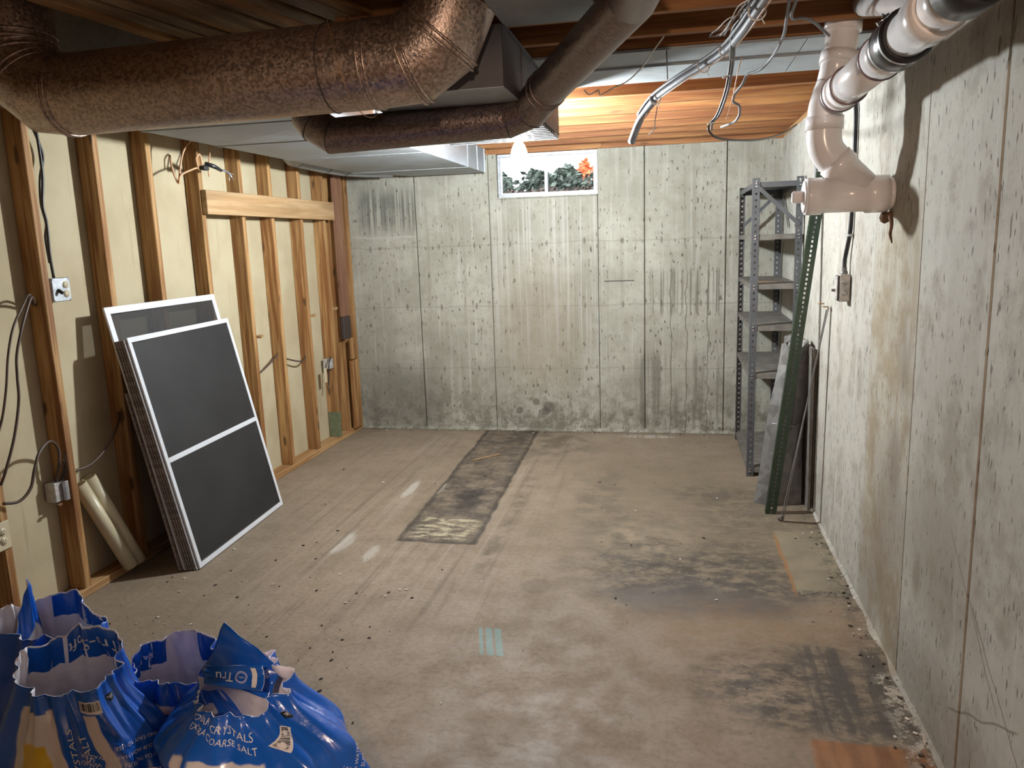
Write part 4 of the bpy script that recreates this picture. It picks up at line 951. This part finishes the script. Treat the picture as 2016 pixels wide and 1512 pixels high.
# ================================================================ WINDOW SCREENS
def frame_screen(c0, c1, H, lean_x, base_x0, t=0.010, w=0.026, mid=None, mat='aluwhite', mesh='mesh', label='', group=None, z0=0.002, dy=0.0):
    """screen whose foot runs from c0 to c1 on the floor and whose top rests against the studs"""
    A, B = Vector(c0), Vector(c1); u = (B-A).normalized(); W = (B-A).length
    topx = lean_x; s = topx-A.x; up = Vector((s, dy, math.sqrt(max(0.01, H*H-s*s-dy*dy)))).normalized()
    up = (up-u*up.dot(u)).normalized(); n = u.cross(up).normalized()
    if n.x < 0: n = -n
    th = thing('window_screen', A, label, 'window screen', group)
    def P(a, b, d=0): return A+u*a+up*b+n*d
    def rail(a0, a1, b0, b1, nm='rail'):
        c = P((a0+a1)/2, (b0+b1)/2, 0)
        obj(nm, MB().obox(c, u*(a1-a0)/2, up*(b1-b0)/2, n*t/2), mat, th, bevel=0.0015)
    rail(0, W, 0, w, 'bottom_rail'); rail(0, W, H-w, H, 'top_rail'); rail(0, w, w, H-w, 'side_rail'); rail(W-w, W, w, H-w, 'side_rail')
    if mid: rail(w, W-w, mid-w/2, mid+w/2, 'middle_rail')
    obj('mesh_panel', MB().add([P(w, w), P(W-w, w), P(W-w, H-w), P(w, H-w)], [(0, 1, 2, 3)]), mesh, th)
    obj('spline', MB().add([P(w, w, .004), P(w+.005, w+.005, .001), P(W-w-.005, w+.005, .001), P(W-w, w, .004), P(W-w, H-w, .004), P(W-w-.005, H-w-.005, .001), P(w+.005, H-w-.005, .001), P(w, H-w, .004)],
        [(0,3,2,1), (3,4,5,2), (4,7,6,5), (7,0,1,6)]), 'seam', th)
    return th
frame_screen((-2.345, 3.285, 0.006), (-2.405, 4.262, 0.006), 1.205, -2.595, 0, mid=0.570, label='front white-framed insect screen with a middle rail, leaning on the studs', dy=0.02)
labs = ['second screen of the leaning stack, just behind the front one', 'third screen in the leaning stack, brown-edged', 'fourth screen in the leaning stack, brown-edged', 'fifth screen in the leaning stack, brown-edged', 'sixth screen in the leaning stack, brown-edged']
for i in range(5):
    x = -2.3560-0.0112*i
    frame_screen((x, 3.276-0.004*i, 0.002), (x-0.060+0.002*i, 4.25-0.005*i, 0.002), 1.200-0.002*i, x-0.249+0.0012*i, 0, t=0.008, w=0.022, mid=0.565, mat='aluedge' if i else 'aluwhite', label=labs[i], dy=0.02)
frame_screen((-2.416, 3.262, 0.004), (-2.426, 4.205, 0.004), 1.358, -2.692, 0, t=0.011, w=0.034, mat='aluwhite', mesh='mesh_thin', label='tallest screen at the back of the stack, its white top showing above the rest', dy=0.055)
frame_screen((-2.434, 3.25, 0.004), (-2.444, 4.15, 0.004), 0.93, -2.620, 0, t=0.011, w=0.022, mat='aluedge', label='shortest screen, rearmost in the leaning stack against the studs', dy=0.035)

# ================================================================ CREAM PIPE OFFCUTS
def halfpipe(p, q, r, label, cut=0.0):
    p, q = Vector(p), Vector(q); d = (q-p).normalized()
    R = rings([p, p+(q-p)*0.5, q], r, 28, ref=(1, 0, 0)); mb = MB()
    vs = [x for ring in R for x in ring]
    fs = [(i*28+k, i*28+(k+1) % 28, (i+1)*28+(k+1) % 28, (i+1)*28+k) for i in range(2) for k in range(28)]
    mb.add(vs, fs, True)
    o = obj('pipe_offcut', mb, 'pvc_cream', solid=0.004, origin=p); return tag(o, label, 'pipe')
halfpipe((-2.655, 3.180, 0.048), (-2.757, 3.035, 0.520), 0.031, 'cream plastic pipe offcut leaning between two studs, left one')
halfpipe((-2.660, 3.250, 0.048), (-2.757, 3.100, 0.535), 0.031, 'cream plastic pipe offcut leaning between two studs, right one')

# ================================================================ DEBRIS
mb = MB(); mb2 = MB()
for i in range(520):
    r = random.random()
    if r < 0.35: x, y = random.uniform(-2.5, -1.2), random.uniform(2.0, 3.6)
    elif r < 0.6: x, y = 0.78-abs(random.gauss(0, 0.06)), random.uniform(1.9, 4.2)
    elif r < 0.75: x, y = random.uniform(-2.6, 0.4), 6.28-abs(random.gauss(0, 0.06))
    else: x, y = random.uniform(-2.4, 0.7), random.uniform(1.6, 6.0)
    s = 0.001+0.004*random.random()**2.5; a = random.random()*PI
    (mb2 if random.random() < 0.3 else mb).obox((x, y, 0.0012+s*0.3), (s*1.6*math.cos(a), s*1.6*math.sin(a), 0), (-s*math.sin(a), s*math.cos(a), 0), (0, 0, s*0.4))
tag(obj('floor_debris', mb, 'chip'), 'dark crumbs and grit scattered over the concrete floor', 'debris', kind='stuff')
tag(obj('floor_debris', mb2, 'chip_light'), 'pale mortar crumbs scattered over the concrete floor', 'debris', kind='stuff')
tag(obj('wood_splinter', MB().bar((-1.45, 5.35, 0.005), (-1.28, 5.52, 0.008), 0.012, 0.006), 'header', origin=(-1.4, 5.4, 0)), 'thin wood splinter lying by the dark floor patch near the back', 'splinter')
# ================================================================ SALT BAGS
def text_mesh(s, size):
    cu = bpy.data.curves.new('t', 'FONT'); cu.body = s; cu.size = size; cu.align_x = 'CENTER'; cu.align_y = 'CENTER'; cu.resolution_u = 2
    o = bpy.data.objects.new('t', cu); C.objects.link(o)
    dg = bpy.context.evaluated_depsgraph_get(); me = o.evaluated_get(dg).to_mesh()
    v = [tuple(p.co) for p in me.vertices]; f = [tuple(p.vertices) for p in me.polygons]
    o.evaluated_get(dg).to_mesh_clear(); bpy.data.objects.remove(o); bpy.data.curves.remove(cu)
    return v, f

def bag_mat(name, bands, patches, base=(0.010, 0.11, 0.56)):
    """printed film: bands = (u, half width, v0, v1), patches = (u, v, hu, hv, colour)"""
    t = NT(name)
    uv = t.n('ShaderNodeUVMap').outputs[0]
    dv = t.n('ShaderNodeTexNoise', {'Vector': uv, 'Scale': 5.0, 'Detail': 2.0}).outputs[1]
    w = t.V('ADD', uv, t.sc(t.V('SUBTRACT', dv, (0.5, 0.5, 0.5)), (0.05, 0.03, 0)))
    U, V, _ = t.xyz(w)
    col = t.mix(t.noise(uv, 3, 3), base, tuple(x*1.25 for x in base))
    for u, v, hu, hv, cc in patches: col = t.mix(t.rect(U, V, u, v, hu, hv, 0.004, 0.004), col, cc)
    for u, hw, v0, v1 in bands:
        col = t.mix(t.rect(U, V, u, (v0+v1)/2, hw, (v1-v0)/2, 0.002, 0.006), col, (0.78, 0.74, 0.78))
    t.P(Base_Color=col, Roughness=0.24, Coat_Weight=0.25, Coat_Roughness=0.12)
    n = t.noise(t.n('ShaderNodeTexCoord').outputs['Object'], 26, 3, 0.5)
    t.bump(n, 0.35, 0.006)
    return t.m
MAT['bag_in'] = plain('white_film_inside', (0.85, 0.83, 0.92), 0.35, 0, 0.05, 30, 0.2)
MAT['print_white'] = plain('white_print', (0.82, 0.82, 0.86), 0.3, 0, 0.02, 20, 0)
MAT['print_black'] = plain('black_print', (0.015, 0.015, 0.02), 0.3, 0, 0.02, 20, 0)
MAT['salt'] = plain('coarse_salt', (0.80, 0.80, 0.82), 0.6, 0, 0.1, 160, 1.0)

class Bag:
    def __init__(s, label, base, mouth, rb, rm, rim, seed, mat, power=2.6, rot=0.0, fold=0.012, shoulder=0.55, tilt=0.0, uo=0.10):
        s.uo = uo
        s.base, s.mouth, s.rb, s.rm, s.rim, s.seed, s.p, s.rot, s.fold, s.sh, s.tilt = Vector(base), Vector(mouth), rb, rm, rim, seed, power, rot, fold, shoulder, tilt
        s.root = thing('salt_bag', base, label, 'bag')
        NU, NV = 128, 72; vs = []; fs = []; s.mat = mat
        for j in range(NV+1):
            for i in range(NU): vs.append(s.S(i/NU, j/NV))
        for j in range(NV):
            for i in range(NU):
                k = (i+1) % NU; fs.append((j*NU+i, j*NU+k, (j+1)*NU+k, (j+1)*NU+i))
        mb = MB(); mb.add(vs, fs, True); mb.f.append(tuple(reversed(range(NU)))); mb.sm.append(False); mb.mi.append(0)
        o = obj('bag_film', mb, [mat, 'bag_in'], s.root, solid=0.0016, off=1)
        o.modifiers[0].offset = -1; o.modifiers[0].material_offset_rim = 1
        uvl = o.data.uv_layers.new(name='UVMap')
        for p in o.data.polygons:
            if len(p.vertices) > 4: continue
            iu = [v % NU for v in p.vertices]; wrap = max(iu)-min(iu) > 2
            for li, v in zip(p.loop_indices, p.vertices):
                u = v % NU; u = u+NU if wrap and u == 0 else u
                uvl.data[li].uv = (u/NU, (v//NU)/NV)
        # salt left inside
        zf = 0.42; mb = MB(); ring = [s.S(i/48, zf)*0.97+s.ctr(zf)*0.03 for i in range(48)]
        c = sum(ring, Vector())/48; mb.add(ring+[c+Vector((0, 0, 0.03))], [(i, (i+1) % 48, 48) for i in range(48)], True)
        so = obj('salt_fill', mb, 'salt', s.root); so['kind'] = 'stuff'
    def ctr(s, v):
        k = min(1, max(0, (v-0.15)/0.85)); k = k*k*(3-2*k)
        return Vector((s.base.x+(s.mouth.x-s.base.x)*k, s.base.y+(s.mouth.y-s.base.y)*k, s.base.z+v*(s.mouth.z-s.base.z)))
    def S(s, u, v):
        th = 2*PI*(u+s.uo)
        c, n = math.cos(th), math.sin(th)
        q = (abs(c)**s.p+abs(n)**s.p)**(-1/s.p)
        k = 0 if v < s.sh else ((v-s.sh)/(1-s.sh)); k = k*k*(3-2*k)
        foot = min(1.0, 0.80+v*1.6) if v < 0.125 else 1.0
        a = (s.rb[0]*(1-k)+s.rm[0]*k)*foot*q; b = (s.rb[1]*(1-k)+s.rm[1]*k)*foot*q
        bulge = 1+0.05*math.sin(PI*min(1, v/s.sh))
        x, y = a*c*bulge, b*n*bulge
        # folds in the film, stronger towards the mouth, sharp valleys
        cw = (math.cos(th), math.sin(th), 0)
        f1 = mnoise.noise((cw[0]*2.2+s.seed, cw[1]*2.2, v*1.6)); f2 = mnoise.noise((cw[0]*4.6+s.seed*3, cw[1]*4.6, v*2.2+5))
        f3 = abs(mnoise.noise((cw[0]*3.1+s.seed*7, cw[1]*3.1+v*1.5, v*2.8+9)))
        w = 0.5+0.9*v
        d = s.fold*w*(1.7*f1+1.0*f2)-s.fold*1.7*w*max(0, 0.22-f3)*4.5*0.35
        L = math.hypot(x, y) or 1
        x += x/L*d; y += y/L*d
        x, y = x*math.cos(s.rot)-y*math.sin(s.rot), x*math.sin(s.rot)+y*math.cos(s.rot)
        p = s.ctr(v)+Vector((x, y, 0))
        deg = ((u+s.uo)*360) % 360; r = 0.0; ox = 0; oy = 0
        for ang, wd, h, outx, outy in s.rim:
            dd = abs((deg-ang+180) % 360-180)
            if dd < wd:
                g = (1-dd/wd) if wd < 45 else 0.5*(1+math.cos(PI*dd/wd)); r += h*g; ox += outx*g; oy += outy*g
        r += 0.010*mnoise.noise((cw[0]*3.5+s.seed, cw[1]*3.5, 3))+0.004*mnoise.noise((cw[0]*12+s.seed, cw[1]*12, 3))
        kv = max(0, (v-0.6)/0.4)**1.5
        p.z += r*kv; p.x += ox*kv; p.y += oy*kv
        p.z = max(p.z, 0.002)
        return p
    def N(s, u, v):
        e = 0.004
        a = s.S(u+e, v)-s.S(u-e, v); b = s.S(u, min(1, v+e))-s.S(u, v-e)
        n = a.cross(b).normalized(); return n if n.length > 0.5 else Vector((0, -1, 0))
    def text(s, txt, u, v, size, rot=0.0, mat='print_white', inside=False, mirror=False, name='print'):
        vs, fs = text_mesh(txt, size); s.decal(vs, fs, u, v, rot, mat, inside, mirror, name)
    def decal(s, vs, fs, u, v, rot, mat, inside=False, mirror=False, name='print', lift=0.0016):
        if inside: u -= s.uo
        e = 0.01
        Lu = (s.S(u+e, v)-s.S(u-e, v)).length/(2*e); Lv = (s.S(u, min(1, v+e))-s.S(u, v-e)).length/(e+min(1, v+e)-v)
        out = []; c, n = math.cos(rot), math.sin(rot)
        for x, y, z in vs:
            if mirror: x = -x
            a, b = x*c-y*n, x*n+y*c
            uu, vv = u+a/Lu, min(0.999, max(0.01, v+b/Lv))
            nn = s.N(uu, vv); out.append(s.S(uu, vv)+nn*(-0.0042 if inside else lift))
        mb = MB(); mb.add(out, fs); obj(name, mb, mat, s.root)
    def rectd(s, u, v, w, h, rot, mat, name='print', lift=0.0012):
        n = 8; vs = [((i/n-0.5)*w, (j/n-0.5)*h, 0) for j in range(n+1) for i in range(n+1)]
        s.decal(vs, [(j*(n+1)+i, j*(n+1)+i+1, (j+1)*(n+1)+i+1, (j+1)*(n+1)+i) for j in range(n) for i in range(n)], u, v, rot, mat, name=name, lift=lift)
    def band(s, u0, u1, v0, v1, mat, inside=True, name='printed_band', lift=0.0014):
        n, m = 40, 5; out = []
        if inside: u0 -= s.uo; u1 -= s.uo
        for j in range(m+1):
            for i in range(n+1):
                u = u0+(u1-u0)*i/n; v = v0+(v1-v0)*j/m
                if j == 0: v -= 0.025*abs(mnoise.noise((u*14+s.seed, 2, 0)))
                out.append(s.S(u, min(0.999, v))+s.N(u, min(0.99, v))*(-0.0026 if inside else lift))
        mb = MB(); mb.add(out, [(j*(n+1)+i, j*(n+1)+i+1, (j+1)*(n+1)+i+1, (j+1)*(n+1)+i) for j in range(m) for i in range(n)], True)
        obj(name, mb, mat, s.root)
    def barcode(s, u, v, w, h, rot):
        s.rectd(u, v, w, h, rot, 'print_white', 'barcode_label', 0.0012)
        vs = []; fs = []; x = -w*0.42; rnd = random.Random(3)
        while x < w*0.42:
            b = rnd.choice((0.0008, 0.0014, 0.0022)); o = len(vs)
            vs += [(x, -h*0.28, 0), (x+b, -h*0.28, 0), (x+b, h*0.38, 0), (x, h*0.38, 0)]; fs.append((o, o+1, o+2, o+3)); x += b+rnd.choice((0.001, 0.0016, 0.0022))
        s.decal(vs, fs, u, v, rot, 'print_black', name='barcode', lift=0.0022)
    def nsf(s, u, v, r, rot):
        vs = [(0, 0, 0)]+[(r*math.cos(2*PI*k/24), r*math.sin(2*PI*k/24), 0) for k in range(24)]
        s.decal(vs, [(0, 1+k, 1+(k+1) % 24) for k in range(24)], u, v, rot, 'print_black', name='seal', lift=0.0014)
        s.text('NSF', u, v, r*0.95, rot)
    def ringd(s, u, v, r, rot, txt):
        for rr in (r, r*0.82):
            vs = []; 
            for k in range(32):
                a = 2*PI*k/32; vs += [(rr*math.cos(a), rr*math.sin(a), 0), ((rr-0.0012)*math.cos(a), (rr-0.0012)*math.sin(a), 0)]
            s.decal(vs, [(2*k, 2*((k+1) % 32), 2*((k+1) % 32)+1, 2*k+1) for k in range(32)], u, v, rot, 'print_white', name='round_emblem')
        s.text(txt, u, v, r*0.5, rot)

YEL = (0.75, 0.52, 0.04); WH = (0.74, 0.74, 0.78); GR = (0.55, 0.58, 0.68)
MAT['bag_c'] = bag_mat('salt_bag_print', [(0.645, 0.012, 0.0, 0.93), (0.745, 0.012, 0.0, 0.90)],
    [(0.575, 0.62, 0.060, 0.30, WH), (0.585, 0.745, 0.034, 0.055, YEL), (0.560, 0.92, 0.02, 0.03, YEL), (0.59, 0.42, 0.06, 0.21, (0.01, 0.09, 0.42))])
MAT['bag_b'] = bag_mat('salt_bag_print', [(0.62, 0.010, 0.0, 0.95), (0.80, 0.014, 0.1, 0.55), (0.25, 0.015, 0.6, 1.0), (0.17, 0.012, 0.6, 1.0), (0.34, 0.012, 0.6, 1.0)],
    [(0.70, 0.36, 0.20, 0.012, WH), (0.72, 0.15, 0.035, 0.2, GR), (0.60, 0.3, 0.02, 0.06, YEL), (0.25, 0.80, 0.16, 0.02, WH)])
MAT['bag_d'] = bag_mat('salt_bag_print', [(0.70, 0.012, 0.0, 0.80), (0.80, 0.010, 0.0, 0.76), (0.645, 0.010, 0.0, 0.82)],
    [(0.665, 0.5, 0.03, 0.3, (0.42, 0.44, 0.55)), (0.655, 0.62, 0.012, 0.10, YEL), (0.72, 0.86, 0.09, 0.025, WH)])
MAT['bag_e'] = bag_mat('salt_bag_print', [(0.695, 0.012, 0.0, 0.80), (0.775, 0.012, 0.0, 0.82), (0.63, 0.012, 0.1, 0.86)],
    [(0.665, 0.74, 0.028, 0.040, YEL), (0.66, 0.62, 0.05, 0.14, WH), (0.715, 0.845, 0.06, 0.014, WH), (0.60, 0.5, 0.03, 0.3, (0.42, 0.44, 0.55))])
MAT['bag_a'] = bag_mat('salt_bag_print', [(0.80, 0.012, 0.0, 0.9)], [(0.75, 0.84, 0.3, 0.03, WH), (0.78, 0.45, 0.05, 0.1, WH), (0.83, 0.2, 0.05, 0.1, YEL)])


MAT['blue_film'] = plain('blue_film', (0.010, 0.11, 0.56), 0.22, 0, 0.1, 8, 0.1)
class Flap(Bag):
    def __init__(s, bag, name, q, mat, seed=1, amp=0.012, curl=0.0, n=20):
        s.q = [Vector(p) for p in q]; s.uo = 0; s.root = bag.root; s.seed = seed; s.amp = amp; s.curl = curl
        s.nn = ((s.q[1]-s.q[0]).cross(s.q[3]-s.q[0])).normalized()
        mb = MB(); mb.add([s.S(i/n, j/n) for j in range(n+1) for i in range(n+1)], [(j*(n+1)+i, j*(n+1)+i+1, (j+1)*(n+1)+i+1, (j+1)*(n+1)+i) for j in range(n) for i in range(n)], True)
        obj(name, mb, [mat, 'bag_in'], s.root, solid=0.0014).modifiers[0].material_offset_rim = 1
    def S(s, u, v):
        a = s.q[0].lerp(s.q[1], u); b = s.q[3].lerp(s.q[2], u); p = a.lerp(b, v)
        return p+s.nn*(s.amp*mnoise.noise((u*2.5+s.seed, v*2.5, s.seed))*2+s.curl*(u-0.5)**2)
    def N(s, u, v): return s.nn

A = Bag('blue and white salt bag at the far left edge with an upright torn corner', (-1.96, 1.72, 0), (-1.965, 1.72, 0.54), (0.185, 0.12), (0.155, 0.07), [(15, 42, 0.15, 0.02, 0), (270, 60, 0.02, 0, 0)], 1.3, 'bag_a', shoulder=0.6)
A.text('Soft', 0.80, 0.66, 0.09); A.text('SALT', 0.83, 0.42, 0.03)
B = Bag('tall open salt bag standing behind the front left one, big white letters on its side', (-1.70, 1.68, 0), (-1.73, 1.74, 0.555), (0.20, 0.12), (0.150, 0.085), [(100, 80, 0.05, 0, 0.01), (190, 50, 0.05, 0, 0)], 4.1, 'bag_b', shoulder=0.62)
B.text('oft', 0.655, 0.76, 0.115); B.text('R SALT', 0.645, 0.53, 0.035)
B.text('FORMULATED TO', 0.71, 0.60, 0.010); B.text('PROTECT AND CLEAN', 0.71, 0.575, 0.010); B.text('WATER SOFTENERS', 0.71, 0.54, 0.010)
B.band(0.02, 0.33, 0.90, 0.995, 'blue_film')
for u in (0.09, 0.20): B.band(u-0.012, u+0.012, 0.895, 0.997, 'print_white', name='white_stripe')
Cc = Bag('open salt bag in front at the left, yellow panel on a white side', (-1.345, 1.47, 0), (-1.465, 1.50, 0.565), (0.208, 0.135), (0.120, 0.095), [(100, 80, 0.07, -0.01, 0.015), (270, 70, -0.01, 0, 0), (185, 50, 0.05, -0.02, 0)], 8.7, 'bag_c', fold=0.013, shoulder=0.66, uo=0.135)
Cc.text('SOLAR CRYSTALS', 0.679, 0.66, 0.029, PI/2); Cc.text('EXTRA COARSE SALT', 0.709, 0.62, 0.029, PI/2)
Cc.text('WATER SOFTENER', 0.60, 0.60, 0.022, 0.0)
Cc.text('SALT', 0.83, 0.62, 0.040, PI*0.9); Cc.text('THE ENERGY OF THE SUN AND WIND', 0.80, 0.70, 0.012, PI*0.93); Cc.text('SCALE BUILDUP FROM HARD WATER', 0.805, 0.73, 0.012, PI*0.93); Cc.text('AND EASY TO USE', 0.82, 0.76, 0.012, PI*0.93)
Cc.band(0.03, 0.46, 0.895, 0.995, 'blue_film')
Cc.text('Tru-Soft', 0.27, 0.945, 0.045, PI, inside=True, mirror=True)
Cc.barcode(0.755, 0.93, 0.045, 0.032, -0.15); Cc.nsf(0.83, 0.93, 0.010, 0.0)
D = Bag('open salt bag in the middle at the back, wide white mouth', (-1.15, 1.66, 0), (-1.285, 1.66, 0.505), (0.20, 0.12), (0.115, 0.080), [(95, 70, 0.055, 0, 0.01), (160, 50, 0.04, -0.015, 0), (270, 60, -0.005, 0, 0)], 12.9, 'bag_d', fold=0.014, shoulder=0.66)
D.text('SOLAR CRYSTALS', 0.735, 0.64, 0.032, PI/2); D.text('EXTRA COARSE', 0.763, 0.62, 0.032, PI/2)
D.band(0.05, 0.24, 0.88, 0.995, 'blue_film'); D.band(0.36, 0.56, 0.88, 0.995, 'blue_film')
D.text('Tru', 0.15, 0.94, 0.04, PI, inside=True, mirror=True); D.text('SALT', 0.45, 0.94, 0.022, PI, inside=True, mirror=True)
E_ = Bag('large crumpled open salt bag at the right, with a tall pointed flap and a barcode', (-0.835, 1.47, 0), (-1.000, 1.50, 0.552), (0.250, 0.155), (0.118, 0.085), [(75, 60, 0.05, 0, 0.02), (0, 60, 0.02, 0.01, 0)], 17.2, 'bag_e', fold=0.017, shoulder=0.80, rot=-0.12, uo=0.075)
E_.text('SOLAR CRYSTALS', 0.685, 0.955, 0.022, -0.25); E_.text('EXTRA COARSE SALT', 0.69, 0.92, 0.020, -0.25)
E_.text('SOLAR CRYSTALS', 0.725, 0.60, 0.030, PI/2); E_.text('EXTRA COARSE', 0.75, 0.60, 0.030, PI/2)
E_.text('WATER SOFTENER', 0.665, 0.62, 0.028, PI*0.97); E_.text('EXTRA COARSE', 0.665, 0.56, 0.026, PI*0.97)
E_.barcode(0.835, 0.905, 0.055, 0.036, 0.75); E_.nsf(0.89, 0.93, 0.010, 0.6)
E_.text('THE ENERGY OF THE SUN', 0.915, 0.66, 0.014, 0.9); E_.text('SCALE BUILDUP FROM HARD WATER', 0.90, 0.66, 0.014, 0.9); E_.text('AND EASY TO USE', 0.885, 0.68, 0.014, 0.9)
E_.text('SALT', 0.90, 0.58, 0.040, PI*0.95)
F = Flap(E_, 'torn_flap', [(-1.154, 1.555, 0.552), (-0.945, 1.530, 0.521), (-0.933, 1.570, 0.586), (-1.092, 1.600, 0.675)], 'blue_film', 3.3, 0.010, -0.03)
F.text('THE', 0.86, 0.62, 0.012, -0.9)
F2 = Flap(E_, 'folded_flap', [(-1.067, 1.470, 0.587), (-0.906, 1.450, 0.596), (-0.924, 1.490, 0.634), (-1.087, 1.500, 0.617)], 'blue_film', 6.1, 0.006, 0.01)
for fl_ in (F2,):
    fl_.rectd(0.84, 0.5, 0.014, 0.046, 0, 'print_white', 'white_stripe'); fl_.ringd(0.62, 0.5, 0.016, PI, 'URC'); fl_.text('Tru', 0.34, 0.5, 0.034, PI)
